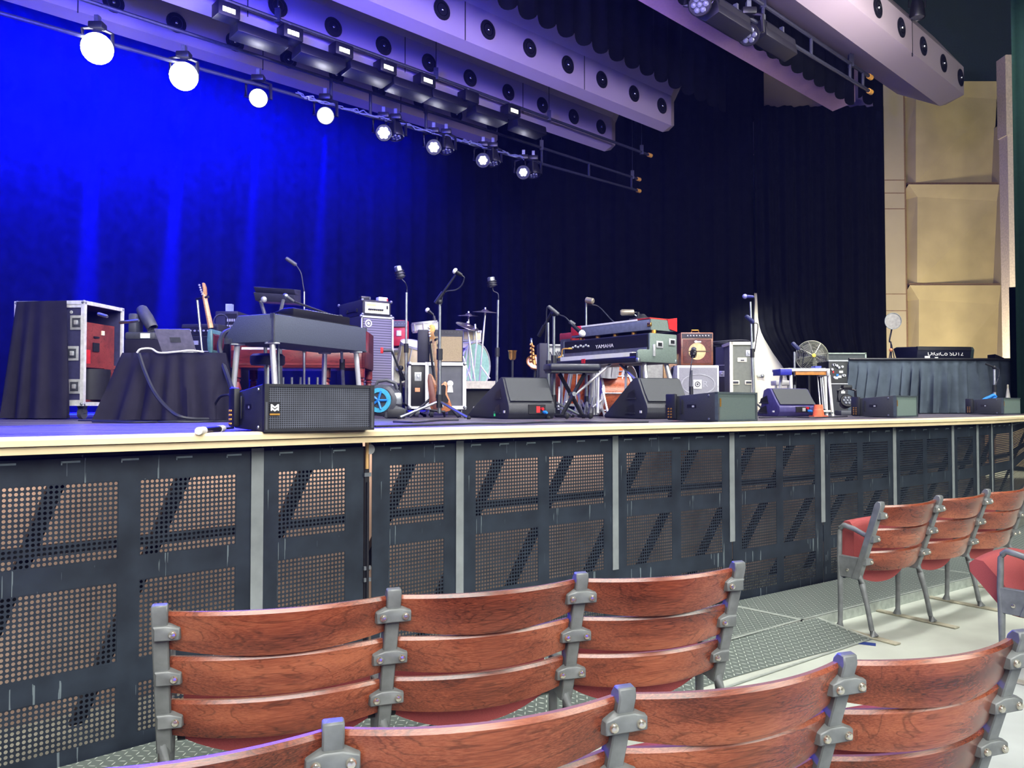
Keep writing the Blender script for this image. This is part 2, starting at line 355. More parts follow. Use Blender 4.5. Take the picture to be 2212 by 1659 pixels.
def panel(px0, px1, cols, label, tape=True, tape_z=.18, end_post=False, tape_w=.052):
    u0, u1 = front_at(px0), front_at(px1)
    p0, p1 = fp(u0), fp(u1); d = p1 - p0; w = d.length; yaw = math.atan2(d.y, d.x)
    t = thing('barricade_panel', label, 'barricade', p0, yaw, 'black perforated barricade panels along the stage front')
    mg = .105 if cols == 1 else .1; gap = .085
    gw = (w - 2 * mg - gap * (cols - 1)) / cols
    xs = [(mg + i * (gw + gap), mg + i * (gw + gap) + gw) for i in range(cols)]
    f = M()                                            # solid sheet with the grille openings left out
    xe = [0] + [x for ab in xs for x in ab] + [w]; ze = [Z_TOP] + [z for ab in GR for z in ab] + [Z_BOT]
    for i in range(len(xe) - 1):
        for j in range(len(ze) - 1):
            if i % 2 == 1 and j % 2 == 1: continue
            f.box(xe[i], xe[i + 1], 0, .004, ze[j + 1], ze[j])
    f.build('face_sheet', bar_m, t, smooth=False)
    for xa, xb in xs:
        for za, zb in GR:
            nx = max(1, round((xb - xa) / .02)) * .02; nz = max(1, round((za - zb) / .02)) * .02
            g = M(); g.uvquad((xa, .002, zb), (xb, .002, zb), (xb, .002, za), (xa, .002, za), [(0, 0), (nx, 0), (nx, nz), (0, nz)])
            g.build('perforated_grille', perf, t, smooth=False, recalc=False)
    r = M(); r.cyl((.0, .03, Z_TOP + .006), (w, .03, Z_TOP + .006), .021, n=10).build('top_rail', bar_m, t)
    k = max(2, int(w / .2))
    for i in range(k):
        s = M(); x = w * (i + .5) / k; s.box(x - .035, x + .035, -.004, .0, Z_TOP - .018, Z_TOP - .010)
        s.box(x - .035, x - .03, -.004, .0, Z_TOP - .026, Z_TOP - .010)
        s.build('weld_seam', weld, t, smooth=False)
    for xa, xb in xs:
        bx = xa + (xb - xa) * .45
        bm_ = M(); bm_.add([(bx, .03, Z_TOP - .05), (bx + .06, .03, Z_TOP - .05), (bx - .28, .45, .05), (bx - .34, .45, .05), (bx, .07, Z_TOP - .05), (bx + .06, .07, Z_TOP - .05), (bx - .28, .49, .05), (bx - .34, .49, .05)],
                           [(0, 1, 2, 3), (4, 5, 6, 7), (0, 1, 5, 4), (2, 3, 7, 6), (0, 3, 7, 4), (1, 2, 6, 5)])
        bm_.box(xa - .04, xb + .04, .03, .06, .9, .94)
        bm_.build('back_brace', black, t, smooth=False)
    if tape:
        q = M(); q.box(w - tape_w / 2, w + tape_w / 2, -.006, -.003, tape_z, Z_TOP + .012); q.box(w - tape_w / 2, w + tape_w / 2, -.006, .055, Z_TOP + .026, Z_TOP + .03)
        q.build('tape_strip', tape_m, t, smooth=False)
    if end_post:
        q = M(); q.box(w + .004, w + .03, -.006, .03, .03, Z_TOP); q.cyl((w + .018, -.012, 1.1), (w + .018, -.012, .1), .008, n=8); q.build('hinge_post', black, t)
        q = M()
        for z in (1.14, .66, .60): q.box(w - .002, w + .038, -.014, -.004, z - .01, z + .01)
        q.build('latch_bracket', steel, t)
        q = M(); q.box(w + .006, w + .02, -.016, -.002, 1.17, 1.32); q.build('wooden_wedge', mat('pale_wood', (214, 170, 110), .6), t)
        q = M(); q.cyl((w + .034, -.01, 1.27), (w + .034, -.002, 1.27), .026, n=16); q.build('catch_plate', silver, t)
    return t
panel(-62, 556, 2, 'wide black barricade panel at the left edge, in front of the road case', tape_z=.15, tape_w=.06)
panel(558, 788, 1, 'narrow black barricade panel on the left side of the latched gap', tape=False, end_post=True)
panel(804, 993, 1, 'narrow black barricade panel on the right side of the latched gap', tape_z=.25)
panel(996, 1327, 2, 'black barricade panel below the round-backed floor wedge left of the bench', tape_z=.42)
panel(1329, 1579, 2, 'black barricade panel below the right edge of the keyboards', tape_z=.5)
panel(1581, 1775, 2, 'black barricade panel below the purple-sided floor wedge', tape_z=.55)
panel(1776, 1930, 2, 'black barricade panel directly behind the left end seat of the far row', tape_z=.1)
panel(1931, 2056, 2, 'black barricade panel behind the second seat of the far row', tape_z=.1)
panel(2057, 2109, 1, 'slim black barricade panel behind the third seat of the far row', tape_z=.1)
panel(2110, 2140, 1, 'slimmest black barricade panel near the right edge', tape_z=.1)
panel(2141, 2184, 1, 'far right black barricade panel next to the last full one', tape_z=.1)
panel(2185, 2260, 1, 'black barricade panel cut by the right picture edge', tape=False)

# ---------------------------------------------------------------- tread plates along the barricade foot
tread = plate_mat('diamond_tread_plate'); edge_m = mat('plate_edge', (176, 184, 176), .45, .3)
def plate(ua, ub, o0, o1, z0, z1, label, near_drop=True):
    t = thing('tread_plate', label, 'floor plate', (0, 0, 0), 0, 'diamond tread plates at the foot of the barricade')
    k = max(2, int((ub - ua) / .25)); vs = []; m = M()
    for i in range(k):
        a_, b_ = ua + (ub - ua) * i / k, ua + (ub - ua) * (i + 1) / k
        la, lb = (ub - ua) * i / k, (ub - ua) * (i + 1) / k
        m.uvquad(fp(a_, o0, z0), fp(b_, o0, z0), fp(b_, o1, z1), fp(a_, o1, z1), [(la, 0), (lb, 0), (lb, o1 - o0), (la, o1 - o0)])
    m.build('tread_surface', tread, t, smooth=False, recalc=False)
    m = M()
    if near_drop and z0 > .02:
        for i in range(k):
            a_, b_ = ua + (ub - ua) * i / k, ua + (ub - ua) * (i + 1) / k
            m.add([fp(a_, o0, 0), fp(b_, o0, 0), fp(b_, o0, z0), fp(a_, o0, z0)], [(0, 1, 2, 3)])
    for uu in (ua, ub):
        m.add([fp(uu, o0, z0 + .002), fp(uu + .02, o0, z0 + .002), fp(uu + .02, o1, z1 + .002), fp(uu, o1, z1 + .002)], [(0, 1, 2, 3)])
    m.add([fp(ua, o0, z0 + .002), fp(ub, o0, z0 + .002), fp(ub, o0 + .02, z0 + .002), fp(ua, o0 + .02, z0 + .002)], [(0, 1, 2, 3)])
    m.build('plate_edge', edge_m, t, smooth=False)
    return t
uj = to_uv(G(1737, 1340, .07))[0]
plate(-1.0, 1.6, -.62, -.02, .07, .07, 'tread plate at the bottom left beside the wide left barricade panel')
plate(1.62, uj - .02, -.62, -.02, .07, .07, 'raised tread plate just right of the foreground front row')
plate(uj, uj + 2.4, -.62, -.02, .07, .07, 'raised tread plate in front of the left end seat of the far row')
plate(uj + 2.42, uj + 7.5, -.62, -.02, .07, .07, 'green-tinted tread plate running behind the far row to the right edge')
plate(-1.0, 1.6, -1.0, -.64, .004, .07, 'sloping tread plate at the bottom left edge', False)
plate(1.62, uj + .12, -1.0, -.64, .004, .07, 'sloping tread plate between the two seat blocks', False)
# ================================================================ theatre seats
mahog = wood_mat('mahogany_slat', (80, 36, 24), (142, 70, 46), (186, 106, 72), rough=.25, coat=.7, worn_highlight=(176, 130, 100))
fab = mat('red_seat_fabric', (166, 76, 74), .85, var=.12, scale=220, bump=.2)
hing = mat('dark_hinge', (50, 46, 44), .5, .5)
plate_m = mat('worn_foot_plate', (176, 172, 150), .6, .2, var=.2)
TOP = .876
def yp(z): return -.095 + (TOP - z) * .34          # leaning back post
def standard(parent, x, left=True, right=True, arm=True):
    s = M()
    W = .024
    # leaning back post with hooked top
    prof = [(yp(.36) - .022, .36), (yp(TOP - .02) - .022, TOP - .02), (yp(TOP) - .012, TOP + .004), (yp(TOP) + .014, TOP + .008), (yp(TOP) + .032, TOP - .012), (yp(.5) + .024, .5), (yp(.36) + .03, .36)]
    s.ext(prof, x - W, x + W, 'yz')
    s.box(x - .016, x + .016, yp(.44), .21, .36, .50) # web
    # rear leg, front leg, arm loop
    s.tube([(x, .07, .40), (x, .045, .33), (x, .01, .2), (x, -.02, .05), (x, -.04, .01)], [.026, .022, .017, .017, .03], 8)
    s.tube(([(x, .19, .69), (x, .205, .66)] if arm else []) + [(x, .21, .5), (x, .205, .36), (x, .205, .2), (x, .21, .05), (x, .215, .01)], ([.016, .017] if arm else []) + [.018, .02, .017, .017, .03], 8)
    if arm: s.tube([(x, .20, .675), (x, .175, .70), (x, .10, .685), (x, .02, .655), (x, yp(.66), .655)], [.018, .019, .018, .017, .017], 8)
    M().box(x - .03, x + .03, -.2, .36, .001, .012).build('foot_plate', plate_m, parent, bevel=.004)
    p = s.build('standard', cast, parent, bevel=.004, seg=1)
    for zc in (.792, .637, .482):
        yb = yp(zc) - .024; q = M()
        xa = x - (.062 if left else .02); xb = x + (.062 if right else .02)
        q.add([(xa, yb + .012, zc - .026), (xb, yb + .012, zc - .026), (xb, yb + .012, zc + .016), (x + .02, yb + .012, zc + .032), (x - .02, yb + .012, zc + .032), (xa, yb + .012, zc + .016)]
              + [(xa + .004, yb - .014, zc - .022), (xb - .004, yb - .014, zc - .022), (xb - .004, yb - .014, zc + .012), (x + .02, yb - .016, zc + .022), (x - .02, yb - .016, zc + .022), (xa + .004, yb - .014, zc + .012)],
              [(5, 4, 3, 2, 1, 0), (6, 7, 8, 9, 10, 11)] + [(i, (i + 1) % 6, 6 + (i + 1) % 6, 6 + i) for i in range(6)])
        q.build('slat_bracket', cast, p, bevel=.003, seg=1)
        for sx, on in ((-1, left), (1, right)):
            if on:
                q = M(); c = (x + sx * .038, yb - .016, zc - .004); q.lathe([(.0125, -.004), (.0125, .003), (.009, .008), (.001, .010)], 10, c, (0, -1, 0)).build('bolt', bolt_m, p)
    q = M(); q.lathe([(.012, 0), (.010, .005), (.001, .008)], 10, (x - .016, .14, .41), (-1, 0, 0)).build('bolt', bolt_m, p)
    return p
def slat(parent, w, zc, h=.126, sag=.07, drop=.02):
    s = M(); N = 20; th = .014; vs = []
    for i in range(N + 1):
        t = i / N; x = .022 + (w - .044) * t; y = -sag * (1 - (2 * t - 1) ** 2) + .012
        q = (1 - (2 * t - 1) ** 2); zb = zc - h / 2 - drop * q; y -= 0
        for z, dy in ((zb, th - .012 * q), (zb, -th - .012 * q), (zb + .02, -th - .002 - .012 * q), (zc + h / 2 - .012, -th), (zc + h / 2, -th * .3), (zc + h / 2 - .002, th)):
            vs.append((x, yp(z) + y + dy, z))
    k = 6
    s.add(vs, [(i * k + j, (i + 1) * k + j, (i + 1) * k + (j + 1) % k, i * k + (j + 1) % k) for i in range(N) for j in range(k)] + [tuple(range(k)), tuple(N * k + j for j in range(k - 1, -1, -1))])
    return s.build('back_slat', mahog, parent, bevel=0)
def cushion(parent, w, tilt=0., top=.735):
    """tipped-up padded seat: its red underside faces the back"""
    s = M(); pts = []
    prof = [(.30, .0), (.345, -.01), (.40, .0), (top - .035, .0), (top, .03), (top, .07), (top - .035, .10), (.36, .10), (.31, .08)]
    N = 14; vs = []; k = len(prof)
    for i in range(N + 1):
        t = 2 * i / N - 1; x = w / 2 + t * (w / 2 - .05); dip = .075 * (abs(t) ** 2.2)
        for zz, yy in prof:
            z = zz + (dip if zz < .38 else 0) - (dip * .2 if zz > .5 else 0)
            y = .115 + yy - .02 * (1 - t * t)
            dz, dy = z - .42, y - .12
            vs.append((x, .14 + dy * math.cos(tilt) + dz * math.sin(tilt), .42 + dz * math.cos(tilt) - dy * math.sin(tilt)))
    s.add(vs, [(i * k + j, (i + 1) * k + j, (i + 1) * k + (j + 1) % k, i * k + (j + 1) % k) for i in range(N) for j in range(k)] + [tuple(range(k)), tuple(N * k + j for j in range(k - 1, -1, -1))])
    o = s.build('seat_cushion', fab, parent, angle=60)
    for x in (.045, w - .045): M().cyl((x - .012, .15, .40), (x + .012, .15, .40), .035, n=12).build('hinge', hing, parent)
    return o
def seat(p0, p1, label, group, z0=0., first=False, last=False, tilt=0., last_open=False, tall=False):
    d = p1 - p0; w = d.length; yaw = math.atan2(d.y, d.x)
    # the post tops are given; the feet stand forward of them
    t = thing('theatre_seat', label, 'seat', (p0.x - math.sin(yaw) * .095, p0.y + math.cos(yaw) * .095, z0), yaw, group)
    standard(t, 0, left=not first, arm=first)
    if last: standard(t, w, right=last_open, arm=False)
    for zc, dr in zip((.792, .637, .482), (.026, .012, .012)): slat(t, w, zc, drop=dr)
    cushion(t, w, tilt, .735 if tall else .60)
    return t
def tops(lst, z): return [G(px, py, z) for px, py in lst]
g1 = 'wooden seats of the foreground front row'
A = tops([(345, 1310), (851, 1275), (1256, 1240), (1596, 1216)], TOP)
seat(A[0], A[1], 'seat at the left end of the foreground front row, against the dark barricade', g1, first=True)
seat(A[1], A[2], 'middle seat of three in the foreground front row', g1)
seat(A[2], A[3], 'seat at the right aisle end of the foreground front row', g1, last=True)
g2 = 'wooden seats of the nearest row'
A = tops([(720, 1562), (1351, 1487), (1831, 1416), (2207, 1366)], TOP - .076)
A = [A[0] * 2 - A[1]] + A
nm = ['seat back at the bottom left corner of the nearest row, blue light on its edge', 'seat of the nearest row right of the post with a blue-lit cap', 'seat of the nearest row below the right end of the front row', 'rightmost seat of the nearest row, at the bottom right corner']
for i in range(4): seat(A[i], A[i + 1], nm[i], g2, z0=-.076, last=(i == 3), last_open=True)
g3 = 'wooden seats of the far right row'
A = tops([(1903, 1086), (2030, 1072), (2134, 1058)], TOP); A.append(A[2] * 2 - A[1])
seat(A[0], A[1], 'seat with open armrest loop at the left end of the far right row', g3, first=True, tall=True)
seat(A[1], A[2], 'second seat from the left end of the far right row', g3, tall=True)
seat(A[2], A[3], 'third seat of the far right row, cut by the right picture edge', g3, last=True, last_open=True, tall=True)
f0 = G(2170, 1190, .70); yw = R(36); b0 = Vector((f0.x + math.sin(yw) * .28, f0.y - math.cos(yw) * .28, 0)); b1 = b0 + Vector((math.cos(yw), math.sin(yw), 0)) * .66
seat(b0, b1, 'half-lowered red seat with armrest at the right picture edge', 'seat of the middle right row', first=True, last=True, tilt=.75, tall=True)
o = M().box(-.05, .05, -.03, .03, .001, .003).build('tape_mark', mat('blue_tape', (40, 60, 130), .6))
o.location = G(1873, 1391, 0); o.rotation_euler = (0, 0, R(-25)); tag(o, 'short blue tape mark on the concrete beside the far row end seat', 'tape')
# ================================================================ curtains, side wall, ceiling
def drape(name, path, z0, z1, label, m=velour, amp=.06, per=.28, nu=None, top=None, kind=None, cat='curtain', group=None, base=None, seed=0, nv=6):
    """hanging cloth along a plan path (list of xy points); folds deepen towards the hem"""
    rnd = random.Random(seed); pts = [Vector((p[0], p[1], 0)) for p in path]; L_ = [0]
    for a, b in zip(pts, pts[1:]): L_.append(L_[-1] + (b - a).length)
    tot = L_[-1]; nu = nu or int(tot / per * 8)
    ph = [rnd.uniform(-.9, .9) for _ in range(int(tot / per) + 3)]
    def at(s):
        for i in range(len(pts) - 1):
            if s <= L_[i + 1] + 1e-6:
                t = (s - L_[i]) / (L_[i + 1] - L_[i]); d = (pts[i + 1] - pts[i]).normalized(); return pts[i] + (pts[i + 1] - pts[i]) * t, Vector((-d.y, d.x, 0))
        return pts[-1], Vector((0, 1, 0))
    def f(a, b):
        s = a * tot; p, nn = at(s); k = s / per; i = int(k)
        w = math.sin(2 * PI * k + ph[i] * (1 - (k - i)) + ph[i + 1] * (k - i)) + .4 * math.sin(4.3 * PI * k + i)
        z = z0 + (z1 - z0) * b
        return p + nn * amp * w * (.55 + .45 * (1 - b)) + Vector((0, 0, z))
    o = M().grid(f, nu, nv).build(name, m, recalc=False, angle=80)
    return tag(o, label, cat, group, kind)
YC = 20.0
cb = B(1049, YC)                                        # inner corner of the two curtain runs
u_c, v_c = to_uv(cb)
drape('back_curtain', [uv(-9, v_c).xy, uv(u_c + .4, v_c).xy], ZS + .01, 12.5, 'black pleated back curtain washed in deep blue light', amp=.022, per=.5, seed=1)
xl, xr, xo = B(1660, YC).x, B(1914, YC).x, B(1632, YC).x
drape('side_curtain', [(cb.x - .3, YC + .1), (xo, YC)], ZS + .01, 13, 'tall black pleated side curtain right of the blue-lit back curtain', amp=.05, per=.42, seed=2)
# right-hand curtain: its lower left edge is pulled aside, opening on a pale wall
ztop = Z(230, YC - .12)
edge = [(870, 1706), (830, 1704), (800, 1698), (780, 1684), (765, 1673), (750, 1664), (730, 1652), (712, 1644), (690, 1640), (600, 1637), (230, 1634)]
def edge_px(z):
    py = 875 - (z - EYE) / (YC - .12) * F_PX
    for (a, xa), (b, xb) in zip(edge, edge[1:]):
        if b <= py <= a: return xa + (xb - xa) * (a - py) / (a - b)
    return 1706 if py > 870 else 1634
def fcur(a, b):
    z = ZS + .01 + (ztop - ZS) * b ** 1.5; x0 = B(edge_px(z), YC - .12).x; x = x0 + (xr - x0) * a
    ww = a * 44
    return Vector((x, YC - .12 + .05 * math.sin(ww) + .03 * math.sin(ww * 2.3 + 1), z))
o = M().grid(fcur, 180, 40).build('side_curtain', velour, recalc=False, angle=80)
tag(o, 'black pleated side curtain beside the concrete wall, its lower corner pulled open', 'curtain')
drape('side_curtain', [(xo - .2, YC + .12), (xl, YC + .12)], ztop - .3, 13, 'short black curtain hanging left of the pale wall patch near the ceiling', amp=.05, per=.42, seed=4)
pale = mat('pale_door_paint', (226, 222, 204), .6, var=.06, scale=.8)
dm = M(); dm.box(xo - 1.2, B(1720, YC).x + .6, YC + .35, YC + .42, ZS, 4.4)
struct(dm.build('door_1', pale)); 
dh = M(); hp = P(1647, 812, YC + .3); dh.sph(hp, .05, 10); dh.box(hp.x - .14, hp.x + .01, hp.y - .02, hp.y + .02, hp.z - .02, hp.z + .02)
dh.build('door_handle', steel, bpy.data.objects['door_1'])
# pale wall above the side curtain
up = mat('wall_paint_upper', (150, 128, 132), .7, var=.08, scale=1.)
m = M(); m.box(xo - 1.5, xr + .2, YC + .55, YC + .7, ztop - 1, 12); struct(m.build('wall_back', up))
m = M(); m.box(xl - .1, xr + .1, YC + .2, YC + .3, ztop + .08, ztop + .30); struct(m.build('trim_4', up))
# concrete side wall with relief panels
con = mat('beige_concrete', (178, 160, 114), .75, var=.13, scale=1.3, bump=.06)
con2 = mat('beige_concrete_smooth', (168, 154, 122), .75, var=.08, scale=1.1)
YW = YC - .1
def X(px, Y=YW): return B(px, Y, EYE).x
m = M(); m.box(X(1913), X(1960), YW, YW + .3, 0, 9.9); struct(m.build('wall_right', con2))
gro = mat('concrete_joint', (120, 92, 66), .8)
m = M(); m.box(X(1960), X(1966), YW + .06, YW + .3, 0, 9.9)
for py in (390, 418, 452, 636, 672): m.box(X(1913), X(1960), YW - .006, YW + .01, Z(py, YW), Z(py, YW) + .02)
m.box(X(1966), X(2168), YW + .25, YW + .3, 0, 9.9)
for py in (396, 614): m.box(X(1966), X(2168), YW - .02, YW + .26, Z(py, YW) - .03, Z(py, YW) + .02)
struct(m.build('trim_5', gro, smooth=False))
for i, (pt, pb) in enumerate(((178, 394), (400, 611), (617, 872))):
    zt, zb = Z(pt, YW), Z(pb, YW); m = M(); x0, x1, x2 = X(1966), X(1988), X(2166); xm = X(1984)
    fy, by = YW - .02, YW + .42; dp = YW + .26
    hz = zt - (zt - zb) * .12
    # front face folded along a diagonal, bevelled reveal on the left and a ledge on top
    m.add([(x0, by, zb), (xm, fy, zb), (x1, fy + .02, hz), (x0, by, hz)], [(0, 1, 2, 3)])
    m.add([(xm, fy, zb), (x2, dp, zb), (x2, fy + .06, zt - (zt - zb) * .16), (x1, fy + .02, hz)], [(0, 1, 2), (0, 2, 3)])
    m.add([(x1, fy + .02, hz), (x2, fy + .06, zt - (zt - zb) * .16), (x2, fy - .05, zt), (x0, fy - .05, zt), (x0, by, hz)], [(0, 1, 2, 3), (0, 3, 4)])
    struct(m.build('wall_right_panel', con, smooth=False))
m = M(); m.box(X(2163), X(2184), YW - .9, YW + .3, 0, 8.6); struct(m.build('trim_6', con2))
offw = mat('off_white_column', (196, 180, 160), .6)
m = M(); m.box(X(2186, 17), X(2204, 17), 17, 17.3, ZS, Z(118, 17)); m.box(X(2183, 17), X(2208, 17), 16.98, 17.3, Z(292, 17), Z(120, 17)); struct(m.build('trim_7', offw))
drape('side_curtain', [(X(2184, 11.2), 11.2), (X(2212, 11.0) + .8, 11)], ZS + .01, Z(620, 11.2) , 'dark green curtain leg behind the mixing desk at the right edge', m=mat('green_velour', (8, 24, 20), .9, spec=.05), amp=.03, per=.2, seed=5)
drape('side_curtain', [(X(2199, 10.7), 10.7), (X(2212, 10.7) + 1, 10.6)], ZS + .01, 9.5, 'tall dark green curtain at the right picture edge', m=MATS['green_velour'], amp=.03, per=.25, seed=6)
dark = mat('dark_ceiling', (20, 22, 26), .8)
m = M(); m.add([uv(-14, -1, 12), uv(26, -1, 12), uv(26, 24, 12), uv(-14, 24, 12)], [(0, 1, 2, 3)]); struct(m.build('ceiling', dark, smooth=False))
m = M(); m.box(X(1905), X(2230), YW + .1, YW + .3, Z(180, YW), 13); struct(m.build('wall_upper', mat('green_black_wall', (28, 44, 42), .8)))

# ================================================================ ceiling reflectors with recessed lights
refl = mat('ceiling_reflector', (150, 138, 146), .6, var=.05, scale=.8)
ring_m = mat('dark_light_ring', (20, 20, 26), .4)
cone_m = mat('bright_reflector_cone', (170, 172, 180), .15, 1., var=.05)
ordn = ['first', 'second', 'third', 'fourth', 'fifth', 'sixth', 'seventh', 'eighth', 'ninth', 'tenth']
def reflector(lights, h, name, label, ext_right, ext_left, gname, flare=.0, prof=None, lit=True):
    pts = []
    for px, py in lights:
        t = (829.5 - py) / F_PX; Y = h * (CP - t * SP) / (t * CP + SP); pts.append(P(px, py, Y))
    uvs = [to_uv(p) for p in pts]; v0 = sum(q[1] for q in uvs) / len(uvs); zc = EYE + h
    ua, ub = uvs[0][0], uvs[-1][0]
    t = thing('ceiling_reflector', label, 'ceiling reflector', uv(ub, v0, zc), UA, 'pale acoustic ceiling reflectors')
    prof = prof or [(0, -.32), (0, .30), (-.5, 1.05), (-.2, 1.5), (.9, 1.5), (.9, .1), (.22, -.40)]
    L0, L1 = ua - ub - ext_left, ext_right
    b = M(); b.ext(prof, L0, L1 - .22, 'yz'); b.build('reflector_body', refl, t, angle=20)
    e = M(); k = len(prof)                                # chamfered end cap
    e.add([(L1 - .22, y, z) for y, z in prof] + [(L1 + (.02 if i < 2 else .05), y * .72 + .1, z * .8 + .02) for i, (y, z) in enumerate(prof)], [(i, (i + 1) % k, k + (i + 1) % k, k + i) for i in range(k)] + [tuple(range(k, 2 * k))])
    e.build('end_cap', refl, t, angle=20)
    s = M()
    nj = 5; sp = (ub - ua) / max(1, len(pts) - 1)
    for i in range(8):
        x = -sp * (2.5 + 3 * i) + sp * .0
        if x > L0: s.box(x - .008, x + .008, -.004, .01, -.32, .30)
    s.build('joint_line', ring_m, t)
    for i, (u, v) in enumerate(reversed(uvs)):
        d = thing('ceiling_light', f'round recessed light, {ordn[i]} from the right end of {gname}', 'ceiling light', uv(u, v0, zc), UA, f'round lights in {gname}')
        M().lathe([(.10, .0), (.155, .0), (.16, -.012), (.115, -.02), (.10, -.014)], 20, (0, -.002, 0), (0, 1, 0)).build('trim_ring', ring_m, d)
        M().lathe([(.108, -.016), (.100, -.012), (.05, .05), (.001, .06)], 20, (0, -.004, 0), (0, 1, 0)).build('reflector_cone', ring_m, d)
        M().lathe([(.092, -.022), (.098, -.022), (.098, -.017), (.092, -.017)], 20, (0, -.004, 0), (0, 1, 0)).build('bright_ring', cone_m, d)
        q = M(); q.sph((0, -.02, .0), .032, 10); q.build('lamp_bulb', cone_m, d)
    return t
LC = [(953, 22), (1053, 65), (1142, 105), (1226, 140), (1300, 172), (1368, 203), (1432, 228)]
LB = [(599, 15), (718, 60), (827, 100), (926, 136), (1015, 169), (1097, 200), (1172, 227), (1240, 252), (1299, 274)]
LA = [(245, 5), (380, 50), (506, 92), (619, 131), (725, 163), (819, 192), (907, 221), (988, 246), (1062, 272)]
LD = [(1892, 18), (1946, 60), (1994, 100), (2037, 137), (2078, 167)]
reflector(LC, 6.07, 'C', 'pale ceiling reflector whose right end is highest, beside the scalloped border', .55, 4, 'the upper reflector')
reflector(LB, 6.07, 'B', 'pale ceiling reflector in the middle of the left group', .6, 4, 'the middle reflector')
reflector(LA, 6.07, 'A', 'lowest pale ceiling reflector, above the row of lit blue lamps', .25, 2.2, 'the lowest reflector', prof=[(0, -.30), (0, .30), (-.3, .7), (-.2, 1.2), (.5, 1.2), (.5, .1), (.2, -.38)])
reflector(LD, 6.07, 'D', 'pale ceiling reflector at the top right with a tall flared end', .42, 5, 'the top right reflector', prof=[(0, -.26), (0, .26), (.5, 1.0), (.9, 1.5), (1.4, 1.5), (1.2, .1), (.42, -.36)])
# partly hidden reflector: only its underside shows below the second border
e0 = P(1845, 221, 15.0); ue, ve = to_uv(e0); zb = e0.z
t = thing('ceiling_reflector', 'ceiling reflector showing only its pink-lit underside below the right border', 'ceiling reflector', uv(ue, ve, zb), UA, 'pale acoustic ceiling reflectors')
M().ext([(-.02, .0), (-.02, .8), (.6, .8), (.42, -.06)], -14, 0, 'yz').build('reflector_body', mat('reflector_pink_lit', (176, 142, 158), .6, var=.05), t, angle=20)  # pink light on the underside is painted into the base colour
# black scalloped borders
def border(pa, v, label, ulen, amp, per, ztop, seed):
    # pa: (px,py) at the free end of the hem
    k = (pa[0] - 1106) / F_PX; best = None
    for i in range(4000):
        Y = 5 + i * .005; p = P(pa[0], pa[1], Y); d = abs(to_uv(p)[1] - v)
        if best is None or d < best[0]: best = (d, p)
    p = best[1]; u1 = to_uv(p)[0]; n_ = int(ulen / per * 10)
    def f(a, b):
        u = u1 - ulen * (1 - a); w = math.sin(2 * PI * (u / per)); sc = abs(math.sin(PI * u / per))
        return uv(u, v + amp * w, p.z - .16 * sc * (1 - b) + (ztop - p.z) * b)
    o = M().grid(f, n_, 4).build('border_curtain', velour, recalc=False, angle=80)
    return tag(o, label, 'curtain')
border((1566, 226), 8.35, 'black border curtain with scalloped hem between the pale reflectors', 16, .05, .42, 13, 1)
border((1840, 211), ve - .3, 'black border curtain with scalloped hem behind the right hanging pipe', 16, .05, .40, 13, 2)
border((1912, 236), ve + 1.3, 'short black border curtain filling the corner above the concrete pilaster', 1.6, .04, .6, 13, 3)

# ================================================================ hung pipes and lamps
pipe_m = mat('dark_pipe', (58, 60, 72), .4, .5); capm = mat('yellow_pipe_cap', (214, 158, 60), .5)
def hpt(px, py, K, vx=2900):
    return P(px, py, K / (vx - px))
def ladder(name, label, K, top, bot, capw, rungs, hang):
    """two long pipes joined by rungs; top/bot = ((px,py) far left, (px,py) free end)"""
    pe = hpt(*top[1], K); t = thing(name, label, 'hanging pipe', pe, 0, 'hanging lighting pipes')
    def lo(p): return p - pe
    ends = []
    for line in (top, bot):
        if line is None: continue
        a, b = lo(hpt(*line[0], K)), lo(hpt(*line[1], K)); a = a + (a - b) * .4
        M().cyl(a, b, .03, n=8).build('pipe', pipe_m, t); ends.append((a, b))
        d = (b - a).normalized(); M().cyl(b, b + d * .12, .045, n=10).build('end_cap', capm, t)
    if len(ends) == 2:
        for px in rungs:
            q = (px - top[0][0]) / (top[1][0] - top[0][0]); y0 = top[0][1] + (top[1][1] - top[0][1]) * q
            q = (px - bot[0][0]) / (bot[1][0] - bot[0][0]); y1 = bot[0][1] + (bot[1][1] - bot[0][1]) * q
            M().cyl(lo(hpt(px, y0, K)), lo(hpt(px, y1, K)), .028, n=8).build('rung', pipe_m, t)
    for px in hang:
        q = (px - top[0][0]) / (top[1][0] - top[0][0]); y0 = top[0][1] + (top[1][1] - top[0][1]) * q
        a = lo(hpt(px, y0, K)); h = M(); h.cyl(a, Vector((a.x, a.y, 12 - pe.z)), .008, n=5); h.box(a.x - .04, a.x + .04, a.y - .03, a.y + .03, a.z - .05, a.z + .16); h.build('hanger_wire', pipe_m, t)
    return t
K1 = 29000
ladder('hanging_pipe', 'lower double lighting pipe with yellow end caps above the stage', K1, ((245, 20), (1376, 386)), ((150, 70), (1376, 411)), 0, [715, 800, 920, 1170, 1272, 1364], [920, 1170, 1366])
ladder('hanging_pipe', 'single lighting pipe hung across the middle reflector, one yellow cap', 26800, ((500, 5), (1400, 334)), None, 0, [], [600, 942, 1186, 1386])
K2 = 14000
ladder('hanging_pipe', 'upper right double pipe with yellow end caps near the concrete wall', K2, ((1600, -22), (1876, 164)), ((1560, 4), (1876, 196)), 0, [1648, 1752, 1836, 1864], [1648, 1838])
led = mat('lamp_led_lit', (245, 245, 255), .3, emit=60., ecol=(238, 238, 255)); ledb = mat('lamp_face_blue', (40, 60, 255), .3, emit=1.2, ecol=(10, 30, 255))
led_off = mat('lamp_lens_off', (96, 100, 108), .3, .3)
